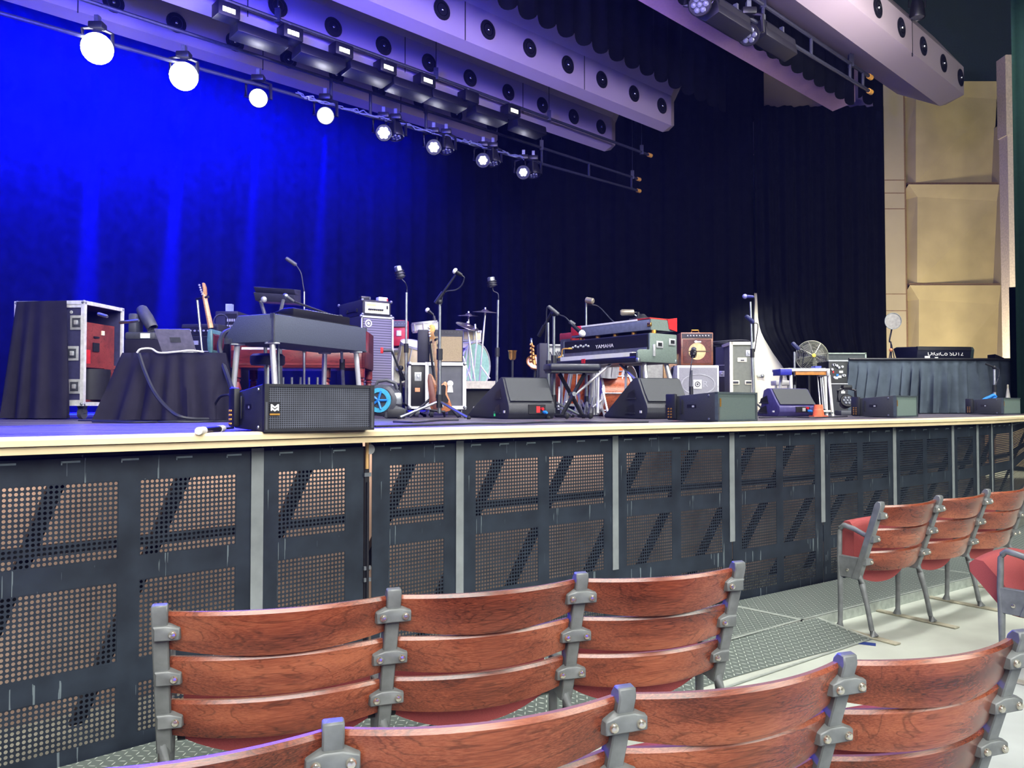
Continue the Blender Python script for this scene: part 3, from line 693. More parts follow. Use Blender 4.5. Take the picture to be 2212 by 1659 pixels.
def wash_lamp(p, label, lit, rad, group, face=None, seven=True, clamp=True, k=1.):
    """hanging moving wash lamp: yoke, head, ring of seven lenses"""
    t = thing('wash_lamp', label, 'stage lamp', p, 0, group); t.scale = (k, k, k)
    d = (Vector((0, 0, EYE)) - p) if face is None else face
    d = d.normalized(); q = d.to_track_quat('Z', 'Y').to_matrix(); a = q @ Vector((1, 0, 0)); r0 = .15
    y = M(); y.box(-.10, .10, -.08, .08, .26, .36)
    y.build('yoke_base', plastic, t, bevel=.02)
    y = M()
    for s in (-1, 1):
        y.tube([Vector((0, 0, .28)) + a * s * .06, Vector((0, 0, .24)) + a * s * (r0 + .035), a * s * (r0 + .04), a * s * (r0 - .01)], .028, 6)
    y.build('yoke', plastic, t)
    h = M().lathe([(.06, -.22), (.11, -.2), (r0 * .95, -.04), (r0, .05), (r0 * .93, .07), (r0 * .9, .06)], 18, (0, 0, 0), d); h.build('lamp_head', plastic, t)
    M().lathe([(r0 * .9, .055), (.001, .056)], 18, (0, 0, 0), d).build('face_plate', ledb if lit else ring_m, t)
    ls = M()
    if not seven: ls.lathe([(rad, .06), (rad, .075), (rad * .8, .10), (rad * .5, .12), (.001, .13)], 24, (0, 0, 0), d)
    else:
        for i in range(7):
            o = Vector((0, 0, 0)) if i == 6 else q @ Vector((rad * .62 * math.cos(i * PI / 3), rad * .62 * math.sin(i * PI / 3), 0))
            ls.lathe([(rad * .33, .056), (rad * .33, .07), (rad * .22, .085), (.001, .09)], 10, o, d)
    ls.build('lens', led if lit else led_off, t)
    if clamp: M().box(-.03, .03, -.04, .04, .36, .46).build('clamp', steel, t)
    return t
WL = [(210, 105), (397, 165), (558, 212), (703, 250), (829, 287), (937, 318), (1044, 346), (1131, 372)]
WR = [.205, .2, .132, .125, .11, .10, .09, .085]  # left lenses drawn oversized: the lamp glare is put into their size
wpos = []
for i, (px, py) in enumerate(WL):
    p = hpt(px, py, K1); wpos.append(p)
    fc = None if i < 4 else (Vector((-2.0, -1.5, 0.2)) - p).normalized() if i > 5 else None
    wash_lamp(p, f'lit blue-white wash lamp, {ordn[i]} from the left on the lower pipe', True, WR[i], 'lit wash lamps on the lower pipe', fc, seven=i >= 4)
for i, (px, py) in enumerate([(855, 290), (964, 320), (1065, 347), (1152, 373)]):
    wash_lamp(hpt(px, py, K1), f'unlit dark moving lamp, {ordn[i]} from the left beside the lit lamps', False, .1, 'unlit moving lamps on the lower pipe', Vector((.1, -.2, -1)))
# strip of floodlights with bright displays along the upper pipe
disp = mat('lamp_display', (235, 240, 190), .4, emit=2.2, ecol=(235, 240, 190)); barn = mat('barn_door_black', (12, 12, 20), .45)
UPX = [(487, 22), (625, 71), (735, 108), (830, 145), (915, 173), (1010, 208), (1101, 238)]
for i, (px, py) in enumerate(UPX):
    p = hpt(px, py, 26800); t = thing('flood_lamp', f'black floodlight with small lit display, {ordn[i]} from the left on the middle pipe', 'stage lamp', p, UA, 'floodlights on the middle pipe')
    M().box(-.16, .16, -.14, .1, -.14, .06).build('display_housing', barn, t, bevel=.01)
    q = M()
    for k in range(3): q.box(-.1 + k * .065, -.045 + k * .065, -.146, -.14, -.09, -.02)
    if i != 5: q.build('display', disp, t, smooth=False)
    b = M(); b.ext([(-.05, -.10), (.2, -.10), (.24, -.30), (-.08, -.27)], .15, .95, 'yz'); b.build('lamp_body', barn, t, bevel=.02)
    M().box(-.02, .02, -.02, .02, .0, .14).build('clamp', steel, t)
# box lights and moving lamps on the top right pipe
for i, (px, py) in enumerate([(1512, 8), (1617, 74)]):
    wash_lamp(P(px, py, K2 / (2900 - px) - .1), ('unlit round-faced lamp, left one on the upper right pipe', 'unlit round-faced lamp, right one on the upper right pipe')[i], False, .12, 'round-faced lamps on the upper right pipe', Vector((-.25, -.75, -.6)))
for i, (pa, pb) in enumerate([((1530, 14), (1604, 56)), ((1634, 62), (1702, 104))]):
    a, b = P(*pa, K2 / (2900 - pa[0])), P(*pb, K2 / (2900 - pb[0])); c = (a + b) / 2
    t = thing('cyclorama_lamp', ('long black box lamp, left one on the upper right pipe', 'long black box lamp, right one on the upper right pipe')[i], 'stage lamp', c, UA, 'box lamps on the upper right pipe')
    w = (b - a).length; M().ext([(-.12, .1), (.12, .12), (.2, -.08), (.05, -.2), (-.16, -.14)], -w / 2, w / 2, 'yz').build('lamp_body', barn, t, bevel=.015)
    q = M()
    for k in (-.3, .3): q.box(k * w - .02, k * w + .02, -.03, .03, .1, .26)
    q.build('clamp', steel, t)
    M().box(-w / 2 + .04, w / 2 - .04, -.14, -.12, -.12, .06).build('lens_strip', plastic, t)
t = thing('spot_lamp', 'small black spot lamp beside the flared top right reflector', 'stage lamp', P(1981, 22, 13.2), 0)
M().lathe([(.07, .2), (.1, .1), (.13, -.12), (.12, -.14), (.11, -.12)], 14).build('lamp_head', plastic, t); M().lathe([(.11, -.125), (.001, -.12)], 14).build('lens', steel, t)
M().tube([(-.14, 0, .05), (-.14, 0, .3), (.14, 0, .3), (.14, 0, .05)], .015, 6).build('yoke', plastic, t)
# loose cable bundle tied along the lower pipe
o = M()
rr = random.Random(3)
for k in range(3):
    pts = []
    for i in range(46):
        px = 640 + i * 11; q = (px - 150) / (1376 - 150); py = 70 + (411 - 70) * q + rr.uniform(-5, 4)
        pts.append(hpt(px, py, K1) + Vector((rr.uniform(-.05, .05), -.06, 0)))
    o.tube(bez(pts, 3), .011, 5)
o = o.build('cable_bundle', mat('shiny_cable', (110, 115, 150), .35)); tag(o, 'loose cables tied along the lower lighting pipe above the unlit lamps', 'cable')
# ================================================================ stage gear, left half
def corner(name, label, cat, px, Y, deg, z=ZS, group=None):
    return thing(name, label, cat, B(px, Y, z), R(deg), group)
def loc(t):
    """world -> local of an unscaled thing root"""
    q = Matrix.Rotation(-t.rotation_euler.z, 3, 'Z')
    return lambda p: q @ (Vector(p) - t.location)
def crop(ox, oy, s):
    return lambda x, y: (ox + x * s, oy + y * s)
def plate_px(t, name, pts, Y, th, m, back=0., bevel=.0):
    """flat piece of the given outline (photo columns/rows), th thick, standing at distance Y"""
    l = loc(t); a = [l(P(x, y, Y + back)) for x, y in pts]; dv = Vector((0, th, 0)); n = len(a)
    mm = M().add(a + [p + dv for p in a], [tuple(range(n)), tuple(range(2 * n - 1, n - 1, -1))] + [(i, n + i, n + (i + 1) % n, (i + 1) % n) for i in range(n)])
    return mm.build(name, m, t, bevel=bevel, seg=2)
def drapebox(o, top, bot, amp, per, seed=0, nv=10, close=True):
    rnd = random.Random(seed); n = len(top); segs = []
    for i in range(n if close else n - 1):
        a, b = top[i], top[(i + 1) % n]; c, d = bot[i], bot[(i + 1) % n]; k = max(2, int((d - c).length / per * 6)); segs += [(a.lerp(b, j / k), c.lerp(d, j / k)) for j in range(k)]
    if not close: segs.append((top[-1], bot[-1]))
    cen = sum(bot, Vector()) / n; k = len(segs); ph = [rnd.uniform(.4, 1.) * math.sin(i * 2 * PI / 6 + .8 * math.sin(i * .21 + seed)) for i in range(k)]
    vs = []
    for j in range(nv + 1):
        b = j / nv
        for i, (t_, b_) in enumerate(segs):
            p = t_.lerp(b_, b); q = (b_ - cen); q.z = 0; q.normalize() if q.length > 0 else None
            vs.append(p + q * amp * ph[i] * (b ** .7))
    for j in range(nv):
        for i in range(k if close else k - 1): o.f.append(tuple(len(o.v) + x for x in (j * k + i, j * k + (i + 1) % k, (j + 1) * k + (i + 1) % k, (j + 1) * k + i)))
    o.v += [tuple(v) for v in vs]
    if close:
        o.f.append(tuple(len(o.v) - (nv + 1) * k + i for i in range(k)))
    return o
def latch(t, x, z, y=-.004, w=.11, h=.10):
    q = M(); q.box(x - w / 2, x + w / 2, y - .006, y, z - h / 2, z + h / 2); p = q.build('latch', silver, t, bevel=.012, seg=2)
    q = M(); q.box(x - w * .32, x + w * .32, y - .009, y - .005, z - h * .32, z + h * .32); q.build('latch_dish', steel, p)
    q = M(); q.box(x - w * .14, x + w * .14, y - .02, y - .008, z - h * .16, z + h * .16); q.build('latch_key', chrome, p, bevel=.004)
def edges_box(t, x0, x1, y0, y1, z0, z1, r=.016, m=alu, name='edge_trim'):
    q = M()
    for x in (x0, x1):
        for y in (y0, y1): q.box(x - r, x + r, y - r, y + r, z0 - r, z1 + r)
    for z in (z0, z1):
        for y in (y0, y1): q.box(x0, x1, y - r, y + r, z - r, z + r)
        for x in (x0, x1): q.box(x - r, x + r, y0, y1, z - r, z + r)
    return q.build(name, m, t)
def corners_box(t, x0, x1, y0, y1, z0, z1, s=.05, m=steel):
    for x in (x0, x1):
        for y in (y0, y1):
            for z in (z0, z1): M().sph((x, y, z), s, 8).build('corner_cap', m, t)
def casters(t, pts, r=.05, z=0.):
    for x, y in pts:
        q = M(); q.cyl((x - .018, y, z + r), (x + .018, y, z + r), r, n=16); c = q.build('caster', dgrey, t)
        q = M(); q.box(x - .03, x + .03, y - .03, y + .03, z + 2 * r - .005, z + 2 * r + .025); q.box(x + .02, x + .028, y - .02, y + .02, z + r, z + 2 * r); q.box(x - .028, x - .02, y - .02, y + .02, z + r, z + 2 * r); q.build('caster_fork', steel, c)
# ---- road case with organ speaker
t = corner('road_case', 'open black road case with silver edges, draped on its left side', 'road case', 178, 7.0, -6)
W_, D_, z0, z1 = .64, .56, .135, 1.04
s = M(); s.box(-W_, 0, 0, .02, z0, z1); s.box(-W_, 0, D_ - .02, D_, z0, z1); s.box(-W_, -.05, 0, D_, z1 - .02, z1); s.box(-W_, -.0, 0, D_, z0, z0 + .02); s.box(-W_, -W_ + .02, 0, D_, z0, z1); s.box(-.05, 0, 0, D_, z1 - .02, z1)
s.build('shell', mat('navy_case_laminate', (58, 58, 92), .5), t)
edges_box(t, -W_, 0, 0, D_, z0, z1, .017)
for x, z in ((-.065, .86), (-.10, .585), (-.075, .29)): latch(t, x, z, w=.12, h=.13)
corners_box(t, -W_, 0, 0, D_, z0, z1, .024)
q = M(); q.box(-.16, 0.01, -.012, .0, z0 - .012, z0 + .035); q.box(-.16, .01, -.012, 0, z1 - .045, z1 + .012); q.build('edge_plate', alu, t)
q = M(); q.lathe([(.016, 0), (.012, .006)], 10, (-.12, 0, .955), (0, -1, 0)); q.build('rivet', silver, t)
casters(t, ((-.05, .07), (-.56, .07), (-.05, .5), (-.56, .5)), .052)
t2 = corner('organ_speaker', 'red-brown wooden organ speaker cabinet inside the open road case', 'speaker', 178, 7.0, -6, ZS + z0 + .02)
rw = wood_mat('red_speaker_wood', (96, 34, 34), (132, 52, 48), (150, 66, 58), rough=.45, coat=.2)
q = M(); q.box(-.5, -.03, .06, .50, .33, .72); q.box(-.5, -.03, .06, .50, .0, .02); q.box(-.5, -.47, .06, .50, 0, .33); q.box(-.5, -.03, .46, .50, 0, .33); q.box(-.5, -.03, .06, .08, 0, .33)
for k in range(5): q.box(-.05, -.02, .34, .46, .08 + k * .05, .11 + k * .05)
q.box(-.05, -.02, .05, .51, .31, .345); q.build('cabinet', rw, t2)
q = M(); q.box(-.025, -.018, .17, .26, .46, .54); q.box(-.025, -.018, .18, .26, .585, .60); q.build('socket_panel', black, t2)
q = M(); q.box(-.03, -.0185, .30, .335, .62, .66); q.build('paper_label', cream, t2)
q = M(); q.box(-.03, -.018, .065, .13, .345, .47); q.build('red_patch', red, t2)
q = M(); q.cyl((-.12, .28, .02), (-.12, .28, .30), .17, n=20); q.build('rotor_drum', black, t2)
# ---- microphone tools
def mic(label, tip, tail, kind='dynamic', group='microphones on stands', r=.026, m=None, gm=None, cable=None):
    tip, tail = Vector(tip), Vector(tail); d = (tip - tail); L0 = d.length; ax = d.normalized()
    t = thing('microphone', label, 'microphone', tail, 0, group)
    if kind == 'dynamic':
        M().lathe([(r * .42, 0), (r * .55, L0 * .08), (r * .72, L0 * .62), (r * .8, L0 * .66)], 12, (0, 0, 0), ax).build('body', m or plastic, t)
        M().lathe([(r * .75, L0 * .64), (r, L0 * .72), (r * 1.02, L0 * .82), (r * .8, L0 * .94), (r * .35, L0), (.001, L0)], 14, (0, 0, 0), ax).build('head_grille', gm or steel, t)
    elif kind == 'condenser':
        M().lathe([(r * .5, 0), (r * .9, L0 * .04), (r, L0 * .1), (r, L0 * .5)], 14, (0, 0, 0), ax).build('body', m or dgrey, t)
        M().lathe([(r, L0 * .52), (r * 1.02, L0 * .9), (r * .8, L0 * .97), (r * .3, L0)], 14, (0, 0, 0), ax).build('head_grille', gm or steel, t)
        q = M()
        for k in (.1, .3, .5): q.lathe([(r * 1.35, L0 * k), (r * 1.35, L0 * k + .008), (r * 1.2, L0 * k + .008), (r * 1.2, L0 * k)], 14, (0, 0, 0), ax)
        q.build('shock_mount', black, t)
    else:
        M().lathe([(r * .6, 0), (r, L0 * .05), (r, L0 * .9), (r * .7, L0), (.001, L0)], 12, (0, 0, 0), ax).build('body', m or dgrey, t)
    if cable: M().tube(bez([Vector(p) - tail for p in cable], 6), .006, 5).build('cable', cable_m, t)
    return t
def stand(label, base, top, boom=None, tip=None, kind='tripod', pm=None, r=.012, spread=.26, legs=(0.3, 2.4, 4.5), name='microphone_stand', group='microphone stands', counter=True):
    """base: foot point on the deck; top: clutch; boom: far end of the counterweight; tip: end that holds the microphone"""
    base, top = Vector(base), Vector(top); t = thing(name, label, 'microphone stand', base, 0, group); pm = pm or steel
    q = lambda p: Vector(p) - base
    mid = q(top) * .55
    M().cyl((0, 0, .05), mid, r * 1.35, n=10).build('pole', pm, t); M().cyl(mid, q(top), r, n=10).build('upper_pole', pm, t)
    M().cyl(mid - Vector((0, 0, .05)), mid + Vector((0, 0, .05)), r * 2., n=10).build('clutch', black, t)
    if kind == 'tripod':
        M().cyl((0, 0, .10), (0, 0, .22), r * 2, n=10).build('leg_collar', black, t)
        for a in legs:
            e = Vector((spread * math.cos(a), spread * math.sin(a), .012)); l_ = M().cyl((0, 0, .16), e, r * .9, n=8).build('leg', pm if kind == 'tripod' else black, t)
            M().sph(e, .02, 8).build('rubber_foot', rubber, l_)
    else:
        M().lathe([(.13, 0), (.13, .015), (.05, .03), (.02, .06)], 20).build('base', black, t)
    if tip is not None:
        a = q(top) if boom is None else q(boom); b = q(tip)
        M().cyl(a, b, r * .85, n=8).build('boom', black, t); M().sph(q(top), .028, 10).build('boom_clutch', black, t)
        if boom is not None and counter: d = (b - a).normalized(); M().cyl(a, a + d * .12, .02, n=10).build('counterweight', black, t)
    return t
def wires(name, label, pts, r=.008, m=None, cat='cable', group='cables lying on the stage', n=6):
    o = M().tube(bez(pts, n), r, 6).build(name, m or cable_m); return tag(o, label, cat, group)
# microphones in the road case
for i, (a, b) in enumerate(((( 232, 684), (212, 678)), ((300, 692), (258, 697)))):
    mic(('small microphone pointing into the top of the open road case', 'long silver microphone sticking out of the road case towards the moving lamp')[i], P(*a, 6.95 + .35 * i), P(*b, 7.0 + .35 * i), 'pencil', 'microphones at the road case', .016, steel)
# cloth over the left of the case
t = thing('draped_cloth', 'black cloth hanging over the left half of the road case', 'cloth', B(90, 6.9, ZS))
l = loc(t); zt = Z(650, 6.95)
tp = [l(B(144, 6.93, zt)), l(B(92, 6.95, zt)), l(B(36, 7.0, zt)), l(B(40, 7.7, zt)), l(B(130, 7.68, zt))]
bt = [l(B(146, 6.84, ZS + .01)), l(B(78, 6.80, ZS + .01)), l(B(2, 6.9, ZS + .01)), l(B(20, 7.8, ZS + .01)), l(B(130, 7.7, ZS + .01))]
o = drapebox(M(), tp, bt, .05, .18, 3); o.build('draped_cloth', cloth, t, recalc=True, angle=75)
# ---- draped table with laptop
t = thing('draped_table', 'low table under a black floor-length cloth holding the laptop', 'table', B(355, 6.4, ZS))
l = loc(t); zt = Z(762, 6.3)
tp = [l(B(264, 6.3, zt)), l(B(400, 6.26, zt)), l(B(488, 6.3, zt)), l(B(492, 6.85, zt)), l(B(270, 6.9, zt))]
bt = [l(B(208, 6.14, ZS + .01)), l(B(402, 6.1, ZS + .01)), l(B(498, 6.16, ZS + .01)), l(B(505, 6.95, ZS + .01)), l(B(235, 7.0, ZS + .01))]
o = drapebox(M(), tp, bt, .06, .17, 8); o.build('tablecloth', cloth, t, angle=75)
zt_table = zt
t = corner('laptop', 'open grey laptop on the black draped table, its lid towards us', 'laptop', 352, 6.42, 4, zt)
q = M(); q.box(0, .25, -.02, .16, .006, .018); q.build('keyboard_base', silver, t, bevel=.003)
a = M(); a.add([(0.0, -.02, .015), (.27, -.02, .015), (.235, -.075, .195), (-.045, -.075, .195), (0., -.012, .018), (.27, -.012, .018), (.235, -.067, .197), (-.045, -.067, .197)], [(0, 1, 2, 3), (7, 6, 5, 4), (0, 4, 5, 1), (1, 5, 6, 2), (2, 6, 7, 3), (3, 7, 4, 0)])
a.build('lid', mat('laptop_grey', (128, 124, 150), .4, .3), t); a = M(); a.add([(.075, -.047, .09), (.16, -.047, .09), (.155, -.058, .13), (.07, -.058, .13)], [(0, 1, 2, 3)]); a.build('lid_mark', dgrey, t, smooth=False)
zt += .01
wires('table_cable', 'white cable looping along the front edge of the draped table', [P(296, 762, 6.24), P(304, 754, 6.24), P(326, 753, 6.28), P(344, 762, 6.26), P(380, 760, 6.25), P(410, 757, 6.25), P(440, 760, 6.26)], .008, white, group='cables at the draped table')
wires('table_cable', 'thick dark cable hanging down the front of the draped table to the deck', [P(300, 764, 6.2), P(312, 800, 6.15), P(335, 850, 6.05), P(368, 887, 5.98), P(402, 903.5, 5.95), P(470, 906, 6.2)], .015, group='cables at the draped table')
wires('table_cable', 'thick cable bundle hanging between the teal guitar and the grey piano', [P(500, 712, 6.6), P(482, 722, 6.5), P(474, 748, 6.4), P(482, 785, 6.3), P(497, 828, 6.1), P(508, 860, 5.6)], .02, group='cables at the draped table')
wires('table_cable', 'thin cable arching from the deck left of the big front speaker', [P(457, 903, 6.3), P(462, 880, 6.2), P(475, 858, 6.1), P(492, 853, 5.9), P(500, 856, 5.6)], .01, group='cables at the draped table')
# ---- moving lamp on a box
t = corner('black_box', 'low black box carrying the upright moving lamp behind the laptop', 'box', 266, 7.6, 2)
w = fitw(266, 7.6, R(2), 345); M().box(0, w, 0, .4, 0, Z(733, 7.6) - ZS).build('cover', cloth, t, bevel=.01)
zb = Z(733, 7.6)
p = B(316, 7.75, zb); t = thing('moving_lamp', 'grey moving lamp standing on the low black box, tilted down', 'stage lamp', p)
M().box(-.16, .14, -.12, .12, .0, .075).build('base', dgrey, t, bevel=.02); M().box(-.0, .09, -.125, -.118, .015, .06).build('display', mat('lit_display', (220, 235, 250), .4, emit=1.2), t)
q = M(); q.box(-.14, -.06, -.09, .07, .07, .26); q.box(.03, .06, -.06, .06, .07, .2); q.build('yoke', dgrey, t, bevel=.02)
M().lathe([(.04, -.11), (.055, -.09), (.062, .02), (.055, .15), (.05, .16), (.04, .15)], 16, (.0, -.02, .24), (.55, -.25, -.75)).build('lamp_head', dgrey, t)
# ---- guitar amplifier stack behind the laptop
t = corner('guitar_amplifier', 'black guitar amplifier with knob panel behind the laptop', 'amplifier', 389, 8.4, -5)
w = fitw(389, 8.4, R(-5), 470); h = Z(700, 8.4) - ZS
M().box(0, w, 0, .3, 0, h).build('cabinet', tolex, t, bevel=.015); M().box(.02, w - .02, -.006, .0, h - .12, h - .03).build('control_panel', mat('amp_panel_dark', (44, 44, 56), .35, .3), t)
q = M()
for k in range(7): q.lathe([(.012, 0), (.010, .014)], 10, (.06 + k * (w - .12) / 6, -.006, h - .075), (0, -1, 0))
q.build('knob_row', silver, t)
q = M(); q.box(.02, w - .02, -.008, 0, h - .29, h - .14); q.build('grille_cloth', black, t); q = M(); q.box(.03, w - .03, -.012, -.006, h - .30, h - .29); q.box(.02, .03, -.01, -.004, .02, h - .14); q.build('piping', silver, t)
M().box(.10, .2, -.014, -.008, h - .225, h - .18).build('name_badge', silver, t)
# ---- teal guitar on a stand
t = thing('electric_guitar', 'teal electric guitar seen edge-on, standing left of the grey piano', 'guitar', B(452, 7.9, Z(765, 7.9)))
l = loc(t); teal = mat('teal_lacquer', (86, 128, 138), .3); mpl = wood_mat('maple_neck', (196, 140, 90), (214, 160, 108), (226, 178, 128), rough=.35)
k = crop(0, 550, 520 / 2212)
plate_px(t, 'body', [k(*p) for p in ((1905, 700), (1925, 678), (1950, 690), (1952, 900), (1930, 912), (1905, 880), (1898, 780))], 7.9, .30, teal, bevel=.012)
plate_px(t, 'pickguard', [k(*p) for p in ((1953, 720), (1975, 745), (1980, 800), (1965, 860), (1953, 890))], 7.92, .25, mat('dark_red_guard', (86, 22, 40), .4))
M().cyl(l(P(455.5, 709, 7.95)), l(P(440, 632, 7.95)), .028, .022, n=10).build('neck', mpl, t)
plate_px(t, 'headstock', [k(*p) for p in ((1855, 262), (1868, 255), (1885, 300), (1890, 365), (1868, 365))], 7.93, .05, mpl, bevel=.004)
q = M()
for i in range(5): q.sph(l(P(437 + i * 1.6, 616 + i * 5, 7.92)) + Vector((-.03, 0, 0)), .012, 6)
q.build('tuning_peg', chrome, t)
t = thing('guitar_stand', 'thin black stand hooking the neck of the teal guitar', 'guitar stand', B(434, 8.05, ZS)); l = loc(t)
q = M(); q.cyl(l(P(426, 647, 8.05)), l(P(437, 760, 8.05)), .014, n=8); q.cyl(l(P(437, 760, 8.05)), l(B(440, 8.05, ZS)), .014, n=8); q.build('pole', steel, t)
q = M(); q.cyl(l(P(424, 646, 8.05)), l(P(450, 641, 7.9)), .012, n=8); q.build('neck_hook', black, t)
for dx in (-.2, .2): M().cyl((.03, 0, .3), (dx, -.1, .01), .012, n=8).build('leg', black, t)
# ---- rack of dark amplifiers behind
t = corner('amplifier_rack', 'dark amplifier stack with knobs and round speaker behind the piano left end', 'amplifier', 472, 9.0, 0)
w = fitw(472, 9., 0, 512); h = Z(672, 9.) - ZS
M().box(-.05, w, 0, .4, 0, h).build('cabinet', tolex, t, bevel=.01); q = M()
for r_ in range(2):
    for k in range(5): q.box(.09 + k * .025, .105 + k * .025, -.01, 0, h - .12 - r_ * .07, h - .09 - r_ * .07)
q.build('knob_row', silver, t); M().box(.07, .2, -.006, 0, h - .25, h - .03).build('control_panel', plastic, t)
q = M(); q.lathe([(.09, 0), (.09, .006), (.08, .006), (.08, 0)], 20, (.02, -.002, h - .12), (0, -1, 0)); q.build('speaker_ring', dgrey, t)
M().box(.05, .12, .05, .12, h, h + .09).build('pedal_stack', mat('pale_pedal', (150, 160, 190), .4), t)
# ---- grey electric piano on chrome legs
t = corner('electric_piano', 'grey-black electric piano case on four chrome legs behind the big front speaker', 'keyboard', 589, 6.3, 67)
Wp, Dp = fitw(589, 6.3, R(67), 790), .50
pz0, pz1 = Z(738, 6.3) - ZS, Z(677, 6.3) - ZS
pg = mat('piano_tolex', (72, 78, 92), .6, bump=.2, scale=90, var=.12)
M().ext([(0, pz0), (Dp, pz0), (Dp, pz0 + .05), (Dp - .13, pz1 - .004), (0, pz1)], 0, Wp, 'yz').build('case', pg, t, bevel=.006)
q = M(); q.box(-.006, .01, -.006, .014, pz0, pz1)
for x in (0, Wp): q.box(x - .006, x + .006, -.006, .05, pz0 - .004, pz0 + .012); q.box(x - .006, x + .006, -.006, .03, pz1 - .03, pz1 + .004); q.box(x - .006, x + .006, Dp - .07, Dp + .004, pz0 - .004, pz0 + .04)
q.build('corner_trim', steel, t, smooth=False)
M().box(.08, Wp - .1, .02, Dp - .2, pz1, pz1 + .012).build('lid_panel', black, t)
for x, y, dx, dy in ((.06, .06, 0, -.05), (.06, Dp - .08, 0, .07), (Wp - .08, .06, .05, -.03), (Wp - .08, Dp - .08, .05, .05)):
    g = M().cyl((x, y, pz0), (x + dx, y + dy, .012), .025, .022, n=14).build('leg', chrome, t)
    M().lathe([(.06, 0), (.06, -.012), (.03, -.014)], 16, (x, y, pz0), (0, 0, 1)).build('leg_flange', silver, g); M().lathe([(.026, 0), (.026, .02)], 12, (x + dx, y + dy, 0)).build('rubber_foot', rubber, g)
M().cyl((.3, .2, pz0), (.32, .2, .1), .012, n=8).build('pedal_rod', steel, t)
# synthesizer lying on the piano
t = corner('synthesizer', 'slim black synthesizer lying on top of the grey electric piano', 'keyboard', 634, 6.62, 67, ZS + pz1 + .012)
M().ext([(0, 0), (.26, 0), (.26, .03), (.10, .075), (0, .075)], 0, .82, 'yz').build('body', plastic, t, bevel=.006)
q = M()
for k in range(12): q.box(.20 + k * .04, .225 + k * .04, .02, .05, .075, .081)
q.build('button_row', silver, t); q = M(); q.box(.16, .8, .13, .25, .03, .06); q.build('keys', white, t)
mic('blue-lit microphone on a low boom across the grey piano', P(612, 636, 6.9), P(636, 652, 6.9), 'dynamic', r=.022, m=dgrey)
stand('long black boom lying low across the top of the grey piano', B(744, 7.9, ZS), P(735, 686, 7.3), P(752, 694, 7.4), P(636, 652, 6.9), r=.013, group='microphone stands')
# music stand / monitor behind
t = thing('keyboard_stand_shelf', 'dark two-tier tilted keyboard on a stand above the piano left end', 'keyboard', B(592, 7.6, ZS)); l = loc(t)
for k, (ya, yb, nm) in enumerate(((619, 627, 'upper_keyboard'), (631, 643, 'lower_keyboard'))):
    a = l(P(547, ya, 7.55)); b = l(P(635, ya + 6, 7.75)); hh = .045 + .03 * k
    q = M(); q.add([a, b, b + Vector((.0, .06, -hh)), a + Vector((0, .06, -hh)), a + Vector((0, .26, .03)), b + Vector((0, .26, .03)), b + Vector((0, .26, -hh)), a + Vector((0, .26, -hh))], [(0, 1, 2, 3), (7, 6, 5, 4), (0, 4, 5, 1), (2, 6, 7, 3), (0, 3, 7, 4), (1, 5, 6, 2)])
    q.build(nm, mat('satin_dark', (54, 54, 74), .35), t, bevel=.006)
for xa, xb in ((562, 572), (612, 604)):
    q = M(); q.cyl(l(P(xa, 648, 7.65)), l(P(xb, 680, 7.6)), .018, n=8); q.cyl(l(P(xb, 680, 7.6)), l(B(xb + 4, 7.6, ZS)), .018, n=8); q.build('support_leg', dgrey, t)
M().sph(l(P(570, 647, 7.58)), .03, 10).build('clamp_knob', silver, t)
# mic stand behind it (two microphones)
stand('thin stand rising behind the grey piano with gooseneck top', B(657, 8.3, ZS), P(657, 630, 8.3), r=.01)
mic('dark microphone arching at the end of a gooseneck, left in front of the blue curtain', P(617, 557, 8.25), P(640, 573, 8.3), 'pencil', r=.022, cable=[P(640, 573, 8.3), P(650, 590, 8.3), P(654, 612, 8.3), P(657, 630, 8.3)])
# ---- tonewheel organ with turned legs
t = corner('console_organ', 'red-brown wooden console organ with turned legs behind the grey piano', 'organ', 497, 8.3, 3)
W2 = fitw(497, 8.3, R(3), 787); ow = wood_mat('organ_wood', (92, 30, 32), (128, 46, 44), (150, 60, 54), rough=.35, coat=.4); oz0, oz1 = .52, .93
q = M(); q.box(0, W2, 0, .75, oz0, oz0 + .19); q.box(0, .04, 0, .75, oz0, oz1); q.box(W2 - .04, W2, 0, .75, oz0, oz1); q.box(0, W2, .3, .75, oz0 + .18, oz1); q.build('case', ow, t, bevel=.006)
q = M(); q.box(.08, W2 - .08, -.006, .002, oz0 + .03, oz0 + .05); q.build('moulding', ow, t)
q = M(); q.box(.1, W2 - .1, .04, .2, oz0 + .195, oz0 + .22); q.box(.1, W2 - .1, .14, .3, oz0 + .25, oz0 + .275); q.build('keys', white, t)
for x, y in ((.05, .05), (W2 - .05, .05), (W2 - .42, .1), (.05, .7), (W2 - .05, .7)):
    M().lathe([(.045, oz0), (.045, oz0 - .1), (.025, oz0 - .11), (.042, oz0 - .13), (.03, oz0 - .15), (.05, oz0 - .22), (.052, oz0 - .28), (.03, .1), (.04, .06), (.03, 0)], 16, (x, y, 0)).build('turned_leg', ow, t)
q = M(); q.box(.45, W2 - .5, .05, .4, .02, .10); q.build('pedal_board', black, t)
for k in range(6): M().cyl((W2 - .95 + k * .09, .02, .1), (W2 - .95 + k * .09, .02, .42), .014, n=8).build('pedal_post', steel, t)
